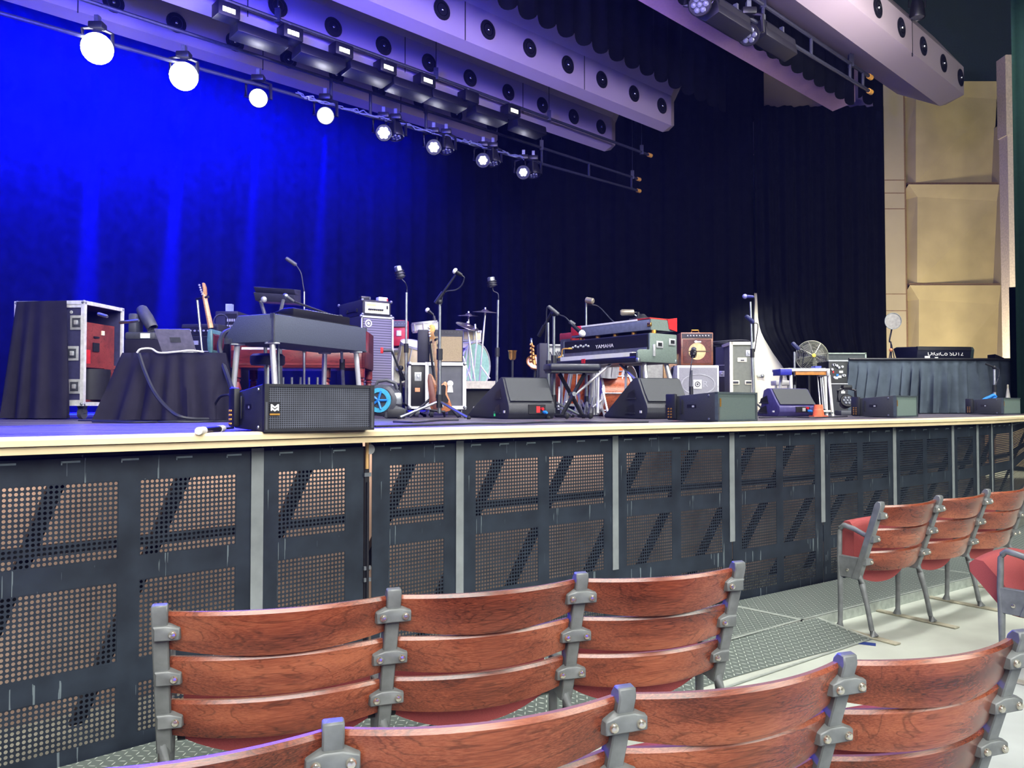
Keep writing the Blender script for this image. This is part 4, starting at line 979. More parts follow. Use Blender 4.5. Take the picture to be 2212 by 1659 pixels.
# drum throne
p = B(577, 7.1, ZS); t = thing('drum_stool', 'round padded black stool on a chrome post below the grey piano', 'stool', p); zz = Z(765, 7.1) - ZS
M().lathe([(.02, zz - .10), (.14, zz - .10), (.152, zz - .08), (.152, zz - .02), (.13, zz), (.001, zz + .004)], 24).build('seat', mat('vinyl_black', (56, 58, 76), .35), t)
M().cyl((0, 0, .1), (0, 0, zz - .1), .018, n=10).build('post', chrome, t)
for a in (.5, 2.6, 4.7): M().cyl((0, 0, .22), (.2 * math.cos(a), .2 * math.sin(a), .01), .012, n=8).build('leg', chrome, t)
# low pedals unit beside
t = corner('effects_case', 'low dark effects case with light panel under the left end of the piano', 'case', 497, 7.0, 0); M().box(0, .2, 0, .25, 0, .26).build('body', cloth, t, bevel=.01); M().box(-.01, .13, -.008, 0, .11, .22).build('front_panel', dgrey, t)
# ---- front-fill speakers along the stage lip
grl = dots_mat('speaker_grille', (84, 88, 100), .011, .0042, .5, hole=(20, 20, 26), spec=.4)
fill_cols = [(570, 807, 3.54, 36, 103), (1550, 1635, 5.70, 43, 62), (1935, 1982, 7.85, 43, 46), (2167, 2206, 10.2, 43, 35)]
fill_lab = ['large black front speaker at the left stage edge with a white emblem on its grille', 'black front speaker on the stage edge below the brown combo amplifier', 'black front speaker on the stage edge before the skirted mixing riser', 'small-looking black front speaker at the far right stage edge']
fgm = [grl, mat('grille_green_grey', (84, 98, 96), .6, var=.08, bump=.15, scale=200), None, None]; fgm[2] = fgm[3] = mat('grille_pale_green', (112, 130, 122), .6, var=.08, bump=.15, scale=200)
for i, (x0, x1, Y0, dg, hp) in enumerate(fill_cols):
    t = corner('front_speaker', fill_lab[i], 'speaker', x0, Y0, dg, ZS + .004, 'low black speakers along the stage edge')
    w = fitw(x0, Y0, R(dg), x1); h = .217; d = .44
    M().add([(0, .02, 0), (w, .02, 0), (w, .02, h), (0, .02, h), (.0, d, .008), (w, d, .008), (w, d, h - .035), (.0, d, h - .035)], [(0, 1, 2, 3), (7, 6, 5, 4), (0, 4, 5, 1), (1, 5, 6, 2), (2, 6, 7, 3), (3, 7, 4, 0)]).build('cabinet', gear, t, bevel=.006)
    g = M(); g.uvquad((.02, .002, .012), (w - .02, .002, .012), (w - .02, .002, h - .012), (.02, .002, h - .012), [(0, 0), (w, 0), (w, h), (0, h)]); g.build('grille', fgm[i], t, smooth=False, recalc=False)
    q = M(); q.box(0, w, -.004, .022, 0, .014); q.box(0, w, -.004, .022, h - .014, h); q.box(0, .02, -.006, .022, 0, h); q.box(w - .022, w, -.006, .022, 0, h); q.build('grille_frame', (black if i == 0 else mat('frame_slate', (70, 80, 84), .45), black)[0], t, smooth=False)
    q = M(); q.box(.004, .014, -.008, -.004, .01, h * .62); q.box(w - .016, w - .006, -.008, -.004, .01, h * .62); q.build('rigging_rail', dgrey, t)
    q = M()
    def sp(y, z, o=0.): return Vector((-.002 - o, y, z))
    a = [sp(.18, .10), sp(.26, .10), sp(.26, .125), sp(.18, .125)]; q.add(a, [(0, 1, 2, 3)]); q.build('handle_slot', plastic, t, smooth=False)
    q = M(); q.add([sp(.195, .105, .002), sp(.215, .105, .002), sp(.215, .118, .002), sp(.195, .118, .002)], [(0, 1, 2, 3)]); q.build('slot_label', silver, t, smooth=False)
    q = M(); q.obox(sp(d - .05, .11, .014), .03, .09, .19); q.build('rear_bracket', black, t, bevel=.008)
    q = M()
    for r_ in range(4):
        for k in range(2): q.lathe([(.007, 0), (.006, .006), (.001, .007)], 8, sp(d - .035 - k * .024, .03 + r_ * .021, .03), (-1, 0, 0))
    q.build('connector_pin', gold, t)
    q = M(); q.obox(sp(.305, .11, .006), .01, .01, .11); q.build('side_handle', black, t, bevel=.003)
    q = M()
    for z in (.02, h - .025): q.lathe([(.009, 0), (.007, .005)], 8, sp(.07, z, .0), (-1, 0, 0))
    q.build('side_bolt', steel, t)
    bz, bw = (.075, .046) if i == 0 else (.11, .018)
    q = M(); q.box(.024, .024 + bw, -.006, -.003, bz, bz + .06); q.build('badge', plastic if i == 0 else gold, t)
    if i == 0:
        wm = mat('badge_white', (240, 240, 240), .5); q = M()
        for k in range(2):                                   # double chevron letter M
            o = .014 * k
            q.add([(.028, -.0065, .125 - o), (.034, -.0065, .125 - o), (.047, -.0065, .114 - o), (.060, -.0065, .125 - o), (.066, -.0065, .125 - o), (.066, -.0065, .118 - o), (.047, -.0065, .106 - o), (.028, -.0065, .118 - o)], [(0, 1, 2, 6, 7), (2, 3, 4, 5, 6)])
        q.box(.028, .034, -.007, -.0064, .095, .124); q.box(.060, .066, -.007, -.0064, .095, .124); q.build('emblem', wm, t, smooth=False, recalc=False)
        M().box(.024, .070, -.0066, -.006, .075, .083).build('badge_stripe', gold, t)
# ---- floor wedge monitors
wg = mat('wedge_grille', (62, 65, 68), .75, bump=.3, scale=260, var=.1)
def wedge(label, x0, x1, x2, Y0, deg, h, cab=None, rnd=True, panel_px=True):
    t = corner('floor_monitor', label, 'stage monitor', x0, Y0, deg, ZS + .002, 'wedge-shaped floor monitors')
    w = fitw(x0, Y0, R(deg), x1); k2 = (x2 - 1106) / F_PX; X0 = (x0 - 1106) / F_PX * Y0; s_, c_ = math.sin(R(deg)), math.cos(R(deg))
    d = (X0 - k2 * Y0) / (s_ + k2 * c_); cab = cab or gear
    # side profile in depth/height: low front panel, sloping baffle up to a rounded ridge, long slope down behind
    pr = [(.0, .0), (-.035, .05), (-.035, .10), (-.01, h * .40), (.05, h * .62), (.13, h * .96), (.16, h), (.20, h), (.26, h * .93), (d * .8, h * .32), (d * .97, h * .10), (d, .03), (d * .98, 0)]
    M().ext(pr, .0, w, 'yz').build('cabinet', cab, t, bevel=.012, angle=25)
    pr2 = [(-.014, h * .42), (.048, h * .63), (.132, h * .97), (.14, h * .94), (.06, h * .62), (-.0, h * .42)]
    M().ext([(y - .012, z + .003) for y, z in pr2], .02, w - .02, 'yz').build('grille', wg, t)
    for zc, y0 in ((h * .60, .20), (h * .24, .22)):
        q = M(); q.add([(-.004, y0 - .03, zc - .035), (-.004, y0 + .13, zc - .035), (-.004, y0 + .11, zc + .01), (-.004, y0 - .01, zc + .045)], [(0, 1, 2, 3)]); q.build('handle_recess', plastic, t, smooth=False, bevel=0)
        q = M(); q.box(-.012, -.004, y0 - .04, y0 + .14, zc - .045, zc - .033); q.build('handle_lip', gear, t)
    q = M(); q.box(-.008, -.0, .06, .09, h * .14, h * .2); q.build('side_label', white, t)
    q = M(); q.box(w * .42, w * .78, -.044, -.03, .045, h * .34); c = q.build('connector_panel', plastic, t)
    M().box(w * .58, w * .66, -.048, -.043, .055, h * .3).build('socket_plate', red if cab is gear else silver, c); M().lathe([(.014, 0), (.016, .03), (.01, .05)], 10, (w * .74, -.04, .06), (.3, -1, -.1)).build('plug', blue_p, c)
    M().lathe([(.014, 0), (.015, .02)], 10, (w * .70, -.04, .09), (.3, -1, -.1)).build('plug', red, c)
    return t
wedge('big wedge floor monitor left of the keyboard bench with a green mark', 1096, 1196, 1010, 6.95, 20, .375)
M().box(-.006, 0, .33, .36, .02, .06).build('green_mark', mat('green_led', (60, 210, 130), .4, emit=.6), bpy.data.objects['floor_monitor'])
wedge('big wedge floor monitor right of the keyboard bench', 1394, 1487, 1304, 6.95, 20, .37)
wedge('purple-sided wedge floor monitor in front of the pedal steel guitar', 1680, 1762, 1634, 8.6, 16, .31, mat('purple_cabinet', (62, 56, 112), .5))
wedge('small dark wedge monitor half hidden near the saxophone', 1138, 1166, 1086, 9.0, 24, .42)
# ---- bass stack
t = corner('bass_cabinet', 'tall black bass speaker cabinet with ribbed grille and silver trim', 'speaker', 779, 9.2, 36)
w = fitw(779, 9.2, R(36), 848); k2 = (727 - 1106) / F_PX; X0 = (779 - 1106) / F_PX * 9.2; d = (X0 - k2 * 9.2) / (math.sin(R(36)) + k2 * math.cos(R(36))); h = Z(681, 9.2) - ZS
M().box(0, w, 0, d, .03, h).build('cabinet', tolex, t, bevel=.012)
rib = bpy.data.materials.new('ribbed_grille'); rib.use_nodes = True
nt = rib.node_tree; tc = nd(nt, 'ShaderNodeTexCoord'); sp_ = nd(nt, 'ShaderNodeSeparateXYZ'); nt.links.new(tc.outputs['Object'], sp_.inputs[0]); r_ = nd(nt, 'ShaderNodeValToRGB'); nt.links.new(math_n(nt, 'FRACT', math_n(nt, 'MULTIPLY', sp_.outputs[2], 34.)), r_.inputs[0])
r_.color_ramp.elements[0].color = lin((40, 40, 52)); r_.color_ramp.elements[1].color = lin((118, 114, 134)); r_.color_ramp.elements[1].position = .7; nt.links.new(r_.outputs[0], nt.nodes['Principled BSDF'].inputs['Base Color']); nt.nodes['Principled BSDF'].inputs['Roughness'].default_value = .8
M().box(.025, w - .025, -.006, .002, .05, h - .03).build('grille_cloth', rib, t)
q = M(); q.box(w - .02, w + .004, -.012, .01, .03, h); q.box(0, w, -.012, .01, h - .022, h); q.box(0, .012, -.01, .01, .03, h); q.build('silver_trim', silver, t); corners_box(t, 0, w, 0, d, .05, h - .01, .022)
q = M(); q.lathe([(.045, 0), (.045, .006), (.03, .006), (.03, 0)], 18, (.09, -.006, h - .09), (0, -1, 0)); q.lathe([(.018, 0), (.018, .006)], 12, (.09, -.006, h - .09), (0, -1, 0)); q.build('round_badge', silver, t)
casters(t, ((.06, .06), (w - .06, .06)), .02)
t = corner('bass_amplifier', 'black amplifier head with cream control panel on top of the tall bass cabinet', 'amplifier', 783, 9.22, 36, ZS + h + .004)
w3 = fitw(783, 9.22, R(36), 845); h3 = .19
M().box(0, w3, 0, d * .98, 0, h3).build('case', tolex, t, bevel=.014); M().box(.03, w3 - .03, -.008, 0, .03, h3 - .03).build('control_panel', mat('cream_amp_panel', (226, 224, 190), .4), t)
q = M()
for k in range(8): q.lathe([(.012, 0), (.009, .016)], 10, (.08 + k * (w3 - .2) / 7, -.008, .075), (0, -1, 0))
q.build('knob_row', black, t); M().box(.05, w3 * .45, -.011, -.008, .115, .14).build('lettering_strip', mat('amber_strip', (220, 200, 120), .5), t)
q = M(); q.box(w3 * .82, w3 * .88, -.011, -.008, .09, .13); q.build('emblem', black, t); corners_box(t, 0, w3, 0, d * .98, .01, h3 - .01, .02)
q = M(); q.box(-.012, 0, .15, .42, .06, .075); q.box(-.02, 0, .13, .17, .05, .09); q.box(-.02, 0, .40, .44, .05, .09); q.build('carry_handle', black, t)
for i, (a, nm, mm) in enumerate((((.10, .16, .1), 'black tuner box on top of the bass amplifier head', plastic), ((.24, .18, .1), 'white and red small box on top of the bass amplifier head', white))):
    g = thing('pedal', nm, 'effect pedal', t.matrix_basis @ Vector((a[0] + .1 * i, a[1], h3 + .004)), R(36), 'small boxes on the bass amplifier'); M().box(-.06, .06, -.04, .04, 0, .05 + .01 * i).build('body', mm, g, bevel=.006)
    M().box(.045, .062, -.042, .04, .004, .045).build('end_panel', red if i else dgrey, g)
# ---- red amplifier and shell-cream drums behind the bass stack
t = corner('combo_amplifier', 'red combo amplifier behind the tall bass cabinet', 'amplifier', 846, 10.2, 4); z_ = Z(747, 10.2) - ZS; w = fitw(846, 10.2, R(4), 880); rt = mat('red_tolex', (168, 22, 44), .5)
M().ext([(0, 0), (.25, 0), (.22, .34), (.03, .34)], 0, w, 'yz').build('cabinet', rt, t, bevel=.01); t.location.z += z_; M().box(.01, w - .01, -.0, .03, .25, .33).build('control_panel', dgrey, t); q = M()
for k in range(4): q.lathe([(.01, 0), (.008, .02)], 8, (.05 + k * .04, .02, .29), (0, -1, 0))
q.build('knob_row', silver, t); M().box(.06, .12, -.002, .02, .13, .2).build('name_badge', silver, t)
pearl = mat('cream_pearl_shell', (214, 198, 160), .35, var=.15, scale=12, coat=.4); orange = wood_mat('orange_drum_shell', (120, 48, 20), (176, 80, 36), (206, 110, 56), rough=.25, coat=.6); head = mat('drum_head', (226, 222, 208), .6)
mint = mat('mint_drum_head', (130, 172, 156), .5)
def drum(label, c, r, dpt, ax, shell, hm, group, lugs=8):
    ax = Vector(ax).normalized(); t = thing('drum', label, 'drum', c, 0, group)
    M().lathe([(r, -dpt / 2), (r, dpt / 2)], 32, (0, 0, 0), ax).build('shell', shell, t)
    M().lathe([(r * .97, dpt / 2 + .004), (.001, dpt / 2 + .006)], 32, (0, 0, 0), ax).build('drum_head', hm, t)
    for s in (-1, 1):
        z = s * dpt / 2; M().lathe([(r * 1.0, z - .014), (r * 1.04, z - .014), (r * 1.04, z + .014), (r * 1.0, z + .014)], 32, (0, 0, 0), ax).build('hoop', chrome, t)
    qq = ax.to_track_quat('Z', 'Y').to_matrix()
    for i in range(lugs):
        a = 2 * PI * i / lugs; o = qq @ Vector((r * 1.03 * math.cos(a), r * 1.03 * math.sin(a), 0)); M().cyl(o - ax * dpt * .46, o + ax * dpt * .46, .008, n=6).build('tension_rod', chrome, t)
    return t
g = 'cream drum kit behind the amplifiers'
drum('cream pearl drum showing right of the tall bass cabinet', P(866, 775, 10.3), .17, .28, (-.1, -.3, 1), pearl, head, g)
drum('cream pearl floor drum left of the beige amplifier', P(893, 772, 10.1), .2, .34, (.25, -.3, 1), pearl, head, g)
drum('cream drum lying low behind the thin black stand', P(872, 800, 10.2), .2, .26, (-.2, -1, .2), pearl, head, g)
drum('white snare drum on top of the black amplifier left corner', P(918, 706, 8.75), .14, .09, (-.1, -.1, 1), white, head, g)
drum('mint-headed bass drum at the right of the beige amplifier', P(1003, 790, 10.6), .30, .4, (.9, -.6, 0), pearl, mint, g)
drum('cream snare drum below the cymbals', P(1012, 725, 9.9), .16, .12, (.05, -.1, 1), pearl, head, g)
bz_m = mat('cymbal_bronze', (120, 110, 120), .3, .9)
def cymbal(label, c, r, base, tilt=(0.05, -.12, 1)):
    c = Vector(c); base = Vector(base); t = thing('cymbal', label, 'cymbal', base, 0, 'cymbals of the left drum kit'); o = c - base; ax = Vector(tilt).normalized()
    M().lathe([(r, -.012), (r * .98, -.008), (r * .3, .008), (r * .25, .018), (r * .1, .03), (.001, .032)], 32, o, ax).build('cymbal_plate', bz_m, t)
    M().cyl((0, 0, .3), o - Vector((0, 0, .03)), .011, n=8).build('stand_pole', chrome, t); M().cyl(o - Vector((0, 0, .04)), o + Vector((0, 0, .05)), .012, n=8).build('wing_nut', chrome, t)
    for a in (.4, 2.5, 4.6): M().cyl((0, 0, .38), (.26 * math.cos(a), .26 * math.sin(a), .01), .01, n=6).build('leg', chrome, t)
cymbal('upper right cymbal of the left drum kit', P(1048, 673, 9.9), .16, B(1034, 9.9, ZS)); cymbal('left cymbal of the left drum kit', P(1012, 681, 10.1), .14, B(1016, 10.1, ZS))
cymbal('low blue-lit hi-hat of the left drum kit', P(1010, 703, 9.7), .15, B(1029, 9.6, ZS), (.35, -.3, 1))
t = thing('drum_hardware', 'chrome stand legs and pedal under the left drum kit', 'drum stand', B(1020, 9.7, ZS)); l = loc(t)
for a, b in (((1000, 770), (1020, 830)), ((1012, 745), (1000, 815)), ((1030, 740), (1022, 818)), ((1038, 790), (1058, 818)), ((1016, 790), (1002, 830)), ((1026, 700), (1030, 745))): M().cyl(l(P(*a, 9.7)), l(P(*b, 9.7)), .012, n=6).build('strut', chrome, t)
t = corner('drum_riser', 'pale low riser edge under the left drum kit', 'riser', 1003, 9.3, 0); h = Z(823, 9.3) - ZS; M().box(-.25, .45, 0, 1.6, h - .09, h).build('platform', mat('riser_pale', (196, 190, 170), .6), t); M().box(-.2, .4, .1, 1.5, 0, h - .09).build('skirt', black, t)
# ---- fan / air mover
t = corner('air_mover', 'grey snail-shaped floor blower with blue ring right of the big front speaker', 'fan', 806, 7.3, 8)
M().lathe([(.10, -.10), (.15, -.09), (.15, .08), (.12, .11)], 24, (.10, .12, .17), (-.35, -1, 0)).build('housing', dgrey, t); M().ext([(.10, .0), (.30, .0), (.30, .09), (.22, .12), (.16, .30), (.10, .30)], .0, .2, 'xz').build('outlet_body', dgrey, t, bevel=.02)
q = M(); q.lathe([(.115, 0), (.115, .012), (.075, .012), (.075, 0)], 22, (.055, .015, .17), (-.35, -1, 0)); q.build('blue_ring', mat('cyan_plastic', (70, 170, 210), .4), t)
q = M()
for i in range(5): a = i * 2 * PI / 5; q.cyl(Vector((.045, .005, .17)), Vector((.045 + .085 * math.cos(a), .005 - .03 * math.cos(a), .17 + .09 * math.sin(a))), .012, n=6)
q.build('guard_spoke', blue_p, t); M().tube([(.02, .1, .30), (.04, .1, .35), (.12, .1, .36), (.20, .1, .33), (.22, .1, .28)], .016, 8).build('carry_handle', dgrey, t)
q = M(); q.box(.13, .29, -.012, .0, .01, .085); q.build('outlet_grille', black, t, bevel=.01); M().box(.19, .26, -.004, .012, .13, .24).build('switch_panel', steel, t, bevel=.01)
# ---- beige amplifier on flight case
t = corner('flight_case', 'grey flight case with silver edges carrying the beige amplifier', 'road case', 922, 8.0, 8)
w = fitw(922, 8., R(8), 1003); h = Z(786, 8.) - ZS; k2 = (888 - 1106) / F_PX; X0 = (922 - 1106) / F_PX * 8; d = .34; z0 = .10
M().box(0, w, 0, d, z0, h).build('shell', mat('case_grey_front', (84, 86, 94), .6, var=.15, scale=8), t); xs = -.175
M().box(xs, -.01, .01, d, z0, h - .01).build('side_door', plastic, t, bevel=.006); edges_box(t, 0, w, 0, d, z0, h, .017); edges_box(t, xs, 0, .0, d, z0, h, .012, name='side_edge')
latch(t, -.09, h - .13, .008, .07, .09); M().box(-.12, -.07, -.0, .01, z0 + .16, z0 + .2).build('orange_sticker', mat('orange_sticker', (226, 150, 110), .6), t)
q = M(); q.lathe([(.032, 0), (.03, .004)], 14, (w * .62, -.002, h - .20), (0, -1, 0)); q.ext([(w * .62 - .02, h - .21), (w * .62 + .02, h - .21), (w * .62 + .03, h - .29), (w * .62 - .03, h - .29)], -.006, -.002, 'xz'); q.build('white_sticker', white, t)
corners_box(t, xs, w, 0, d, z0, h, .026); casters(t, ((-.1, .05), (.05, .05), (w - .05, .05)), .04)
zt = ZS + h + .018
t = corner('guitar_amplifier', 'beige-fronted amplifier with black side standing on the grey flight case', 'amplifier', 926, 8.02, 8, zt); w = fitw(926, 8.02, R(8), 1000); h = Z(712, 8.02) - zt
M().box(0, w, 0, .26, 0, h).build('cabinet', tolex, t, bevel=.008); M().box(-.11, 0, .02, .26, 0, h).build('side_panel', mat('dark_blue_tolex', (26, 26, 48), .6), t, bevel=.006)
M().box(.01, w - .01, -.008, 0, .01, h - .07).build('grille_cloth', mat('beige_grille_cloth', (150, 134, 108), .85, bump=.2, scale=200), t); M().ext([(-.004, h - .065), (.05, h - .005), (.06, h - .005), (.01, h - .065)], .01, w - .01, 'yz').build('control_panel', dgrey, t); q = M()
for k in range(9): q.lathe([(.010, 0), (.008, .016)], 8, (.05 + k * (w - .1) / 8, .016, h - .03), (0, -.7, .7))
q.build('knob_row', chrome, t); q = M(); q.cyl((w * .3, -.012, h * .52), (w * .3, -.008, h * .52), .022, n=12); q.build('dark_spot', black, t)
# ---- bass guitar on its stand
kc = crop(800, 550, 400 / 1746)
t = thing('bass_guitar', 'natural wood bass guitar with black pickguard leaning before the flight case', 'guitar', B(948, 7.6, Z(893, 7.6))); nat = wood_mat('natural_body_wood', (176, 100, 60), (206, 132, 88), (222, 156, 112), rough=.3); l = loc(t)
pc = lambda pts: [kc(*p) for p in pts]
plate_px(t, 'body', pc([(628, 1200), (660, 1235), (700, 1195), (722, 1205), (722, 1260), (722, 1310), (748, 1370), (768, 1430), (755, 1470), (700, 1490), (630, 1490), (580, 1470), (556, 1425), (553, 1365), (578, 1300), (590, 1250), (568, 1190), (545, 1140), (560, 1118), (585, 1140), (605, 1180)]), 7.6, .045, nat, bevel=.008)
plate_px(t, 'pickguard', pc([(620, 1300), (640, 1245), (690, 1225), (712, 1240), (708, 1320), (738, 1375), (728, 1398), (690, 1385), (640, 1372), (616, 1350)]), 7.588, .008, plastic)
plate_px(t, 'neck', pc([(580, 800), (612, 800), (655, 1290), (628, 1290)]), 7.575, .02, mpl, bevel=.003)
plate_px(t, 'headstock', pc([(556, 668), (578, 655), (606, 668), (612, 700), (598, 740), (612, 800), (580, 800), (560, 790), (545, 740)]), 7.575, .02, mat('headstock_maple', (226, 160, 84), .35), bevel=.003)
q = M()
for i in range(4): q.sph(l(P(*kc(552 + i * 3, 690 + i * 26), 7.57)), .012, 8)
q.build('tuning_peg', chrome, t); q = M(); q.add([l(P(*kc(*p), 7.58)) for p in ((655, 1410), (690, 1410), (690, 1440), (655, 1440))], [(0, 1, 2, 3)]); q.build('bridge', chrome, t, smooth=False)
q = M()
for i in range(4): q.cyl(l(P(*kc(572 + i * 8, 720), 7.565)), l(P(*kc(645 + i * 9, 1425), 7.57)), .0016, n=4)
q.build('string', steel, t)
plate_px(t, 'strap', pc([(545, 1130), (572, 1135), (600, 1230), (612, 1320), (622, 1400), (640, 1470), (600, 1470), (566, 1380), (545, 1280), (538, 1190)]), 7.56, .01, mat('brown_leather', (110, 64, 58), .4, var=.3, scale=14), bevel=.003)
t = thing('guitar_stand', 'black tripod stand holding the natural wood bass guitar', 'guitar stand', B(945, 7.78, ZS)); l = loc(t); M().cyl((0, 0, .1), l(P(928, 738, 7.72)), .012, n=8).build('pole', black, t); M().tube([l(P(926, 742, 7.5)), l(P(934, 738, 7.66)), l(P(944, 732, 7.5))], .012, 6).build('neck_yoke', black, t)
for a, b in (((-.26, -.1), 0), ((.22, -.2), 0), ((.05, .25), 0)): M().cyl((0, 0, .25), (a[0], a[1], .01), .012, n=8).build('leg', black, t)
M().cyl(l(P(932, 886, 7.56)), l(P(962, 890, 7.56)), .012, n=8).build('cradle_bar', black, t)
# ---- microphone stands, left and centre
stand('main singer stand in front of the bass guitar, boom rising to a white-headed microphone', B(949, 7.15, ZS), P(950, 652, 7.15), P(941, 655, 7.15), P(984, 594, 7.1), r=.014, spread=.36, legs=(3.35, 5.6, .9))
mic('white-headed vocal microphone at the top of the main singer stand', P(979, 583, 7.08), P(998, 595, 7.08), r=.028, gm=white, cable=[P(998, 595, 7.08), P(1003, 600, 7.08), P(998, 615, 7.1), P(985, 626, 7.12), P(960, 632, 7.14), P(952, 660, 7.14)])
stand('stand with bent top holding a large microphone right of the bass amplifier head', B(877, 8.7, ZS), P(878, 632, 8.7), r=.013, kind='round')
mic('large dark microphone in a shock mount above the bass amplifier head', P(858, 574, 8.65), P(867, 602, 8.65), 'condenser', r=.042, cable=[P(867, 602, 8.65), P(876, 612, 8.65), P(879, 624, 8.7), P(878, 642, 8.7)])
stand('tall straight stand left of the saxophone with large microphone', B(1072, 8.8, ZS), P(1076, 648, 8.8), r=.013, kind='round')
mic('large dark blue-lit microphone on the tall straight stand', P(1060, 598, 8.8), P(1064, 620, 8.8), 'condenser', r=.042, cable=[P(1064, 620, 8.8), P(1066, 629, 8.8), P(1076, 636, 8.8), P(1076, 660, 8.8)])
mic('small silver-headed microphone above the white snare drum', P(920, 667, 9.4), P(936, 680, 9.4), r=.03, gm=white)
stand('short boom stand carrying the silver-headed microphone over the snare', B(944, 9.4, ZS), P(940, 700, 9.4), P(942, 704, 9.4), P(936, 680, 9.4), r=.01)
stand('low black stand with red-tipped boom before the tall bass cabinet', B(864, 8.2, ZS), P(866, 795, 8.2), P(872, 822, 8.2), P(845, 755, 8.1), r=.012, pm=black)
mic('red-ended small microphone on the low black stand', P(826, 757, 8.0), P(846, 757, 8.1), 'pencil', r=.018, gm=red)
t = thing('microphone_clip', 'red clip at the tip of the low black stand microphone', 'clip', P(825, 757, 7.98)); M().box(-.012, .012, -.02, .02, -.03, .03).build('clip_body', red, t, bevel=.004)
# ================================================================ stage gear, right half
# ---- saxophone
t = thing('saxophone', 'brass saxophone standing upright on the stage behind the wedges', 'saxophone', B(1153, 9.9, ZS)); l = loc(t); k5 = lambda x, y: P(800 + x * .2291, 550 + y * .2291, 9.9)
sx = mat('sax_lacquer', (178, 128, 74), .3, .75, var=.25, scale=12)
M().tube(bez([l(k5(*p)) for p in ((1519, 830), (1528, 890), (1532, 960), (1540, 1020), (1552, 1060), (1572, 1062), (1582, 1035))], 4), [.016 + .0013 * i for i in range(25)], 10).build('body_tube', sx, t)
q = M(); c = l(k5(1548, 1020)); q.lathe([(.04, -.10), (.06, -.04), (.105, .02), (.11, .024), (.09, .01)], 20, c, (.15, -.8, .5)); q.build('bell', sx, t); M().lathe([(.092, .012), (.001, .0)], 20, c, (.15, -.8, .5)).build('bell_inside', mat('sax_inside', (206, 150, 110), .4, .4), t)
M().tube(bez([l(k5(*p)) for p in ((1519, 830), (1516, 805), (1522, 790))], 4), .014, 8).build('neck', steel, t); q = M()
for i in range(9): q.sph(l(k5(1512 + (i % 2) * 26, 850 + i * 19)) + Vector((0, -.03, 0)), .018, 6)
q.build('key_cup', sx, t); M().cyl((0, 0, 0), l(k5(1550, 1060)), .014, n=8).build('stand_post', black, t)
for a in (.4, 2.5, 4.6): M().cyl((0, 0, .12), (.2 * math.cos(a), .2 * math.sin(a), .01), .01, n=6).build('stand_leg', black, t)
t = thing('brass_horn', 'small brass horn piece glinting on a black peg before the dark curtain', 'horn', B(1107, 10.0, ZS)); l = loc(t); q = M(); q.lathe([(.03, -.05), (.045, -.03), (.05, .05), (.06, .07), (.05, .06)], 14, l(P(1107, 769, 10.))); q.build('bell', brass, t); M().cyl((0, 0, 0), l(P(1107, 778, 10.)), .014, n=8).build('peg', black, t)
# ---- rack behind the bench
t = corner('equipment_rack', 'dark blue speaker and open rack left of the keyboards', 'rack', 1184, 8.9, 4); h = Z(741, 8.9) - ZS
M().box(-.10, 0, 0, .3, 0, h).build('side_cabinet', mat('dark_blue_tolex', (26, 26, 48), .6), t, bevel=.01); w = fitw(1184, 8.9, R(4), 1222); M().box(0, w, 0, .3, 0, h - .03).build('rack_case', dgrey, t, bevel=.008)
q = M(); q.box(.01, w - .01, -.006, 0, h - .26, h - .06); q.build('patch_panel', mat('patch_panel', (168, 170, 160), .5), t); q = M()
rr = random.Random(5)
for k in range(7): x = .02 + rr.random() * (w - .06); q.tube(bez([(x, -.01, h - .08 - rr.random() * .1), (x + .03, -.05, h - .2), (x + .01 - .04 * rr.random(), -.02, h - .3 - .1 * rr.random())], 4), .006, 5)
q.build('patch_cable', cable_m, t); M().box(0, w, -.01, .3, h - .03, h - .015).build('top_edge', silver, t)
# ---- electric grand
AG = -53.6
def pbox(m_, x0, x1, y0, y1, z0, z1): return m_.box(x0, x1, y0, y1, z0, z1)
Y0 = 7.2; t = corner('electric_grand', 'black and grey-green electric grand piano under the red organ', 'keyboard', 1403, Y0, AG); Wg = -fitw(1403, Y0, R(AG), 1219); gz0, gz1 = Z(783, Y0) - ZS, Z(719, Y0) - ZS; Dg = .36
gg = mat('grey_green_tolex', (104, 118, 112), .6, bump=.2, scale=110, var=.14)
kz = gz0 + (gz1 - gz0) * .36
M().box(-Wg, -.01, .0, Dg, gz0, gz1).build('harp_case', black, t, bevel=.006)
M().ext([(-.16, gz0 + .03), (-.13, gz0), (.0, gz0), (Dg, gz0), (Dg, gz1), (0, gz1), (0, kz + .02), (-.13, kz + .02), (-.16, kz)], -.012, .014, 'yz').build('end_panel', gg, t, bevel=.008)
M().ext([(-.16, gz0 + .03), (-.13, gz0), (.0, gz0), (Dg, gz0), (Dg, gz1), (0, gz1), (0, kz), (-.16, kz)], -Wg - .014, -Wg + .006, 'yz').build('end_panel', gg, t, bevel=.008)
M().box(-Wg, -.012, -.16, 0, gz0, gz0 + .055).build('key_slip', mat('key_slip_black', (32, 32, 44), .3), t, bevel=.01)
M().box(-Wg + .08, -.10, -.12, -.0, gz0 + .055, gz0 + .098).build('white_keys', white, t); M().box(-Wg, -Wg + .08, -.15, 0, gz0 + .05, gz0 + .085).build('key_block', black, t); M().box(-.10, -.012, -.15, 0, gz0 + .05, gz0 + .085).build('key_block', black, t)
M().box(-Wg + .02, -.02, -.012, -.002, kz + .012, kz + .045).build('metal_strip', steel, t); M().box(-Wg + .02, -.02, -.008, -.0, kz + .05, gz1 - .012).build('name_panel', plastic, t)
text('lettering', 'YAMAHA', .05, white, t, (fitw(1403, Y0, R(AG), 1308), -.012, kz + .085), (PI / 2, 0, 0), 1.25); q = M()
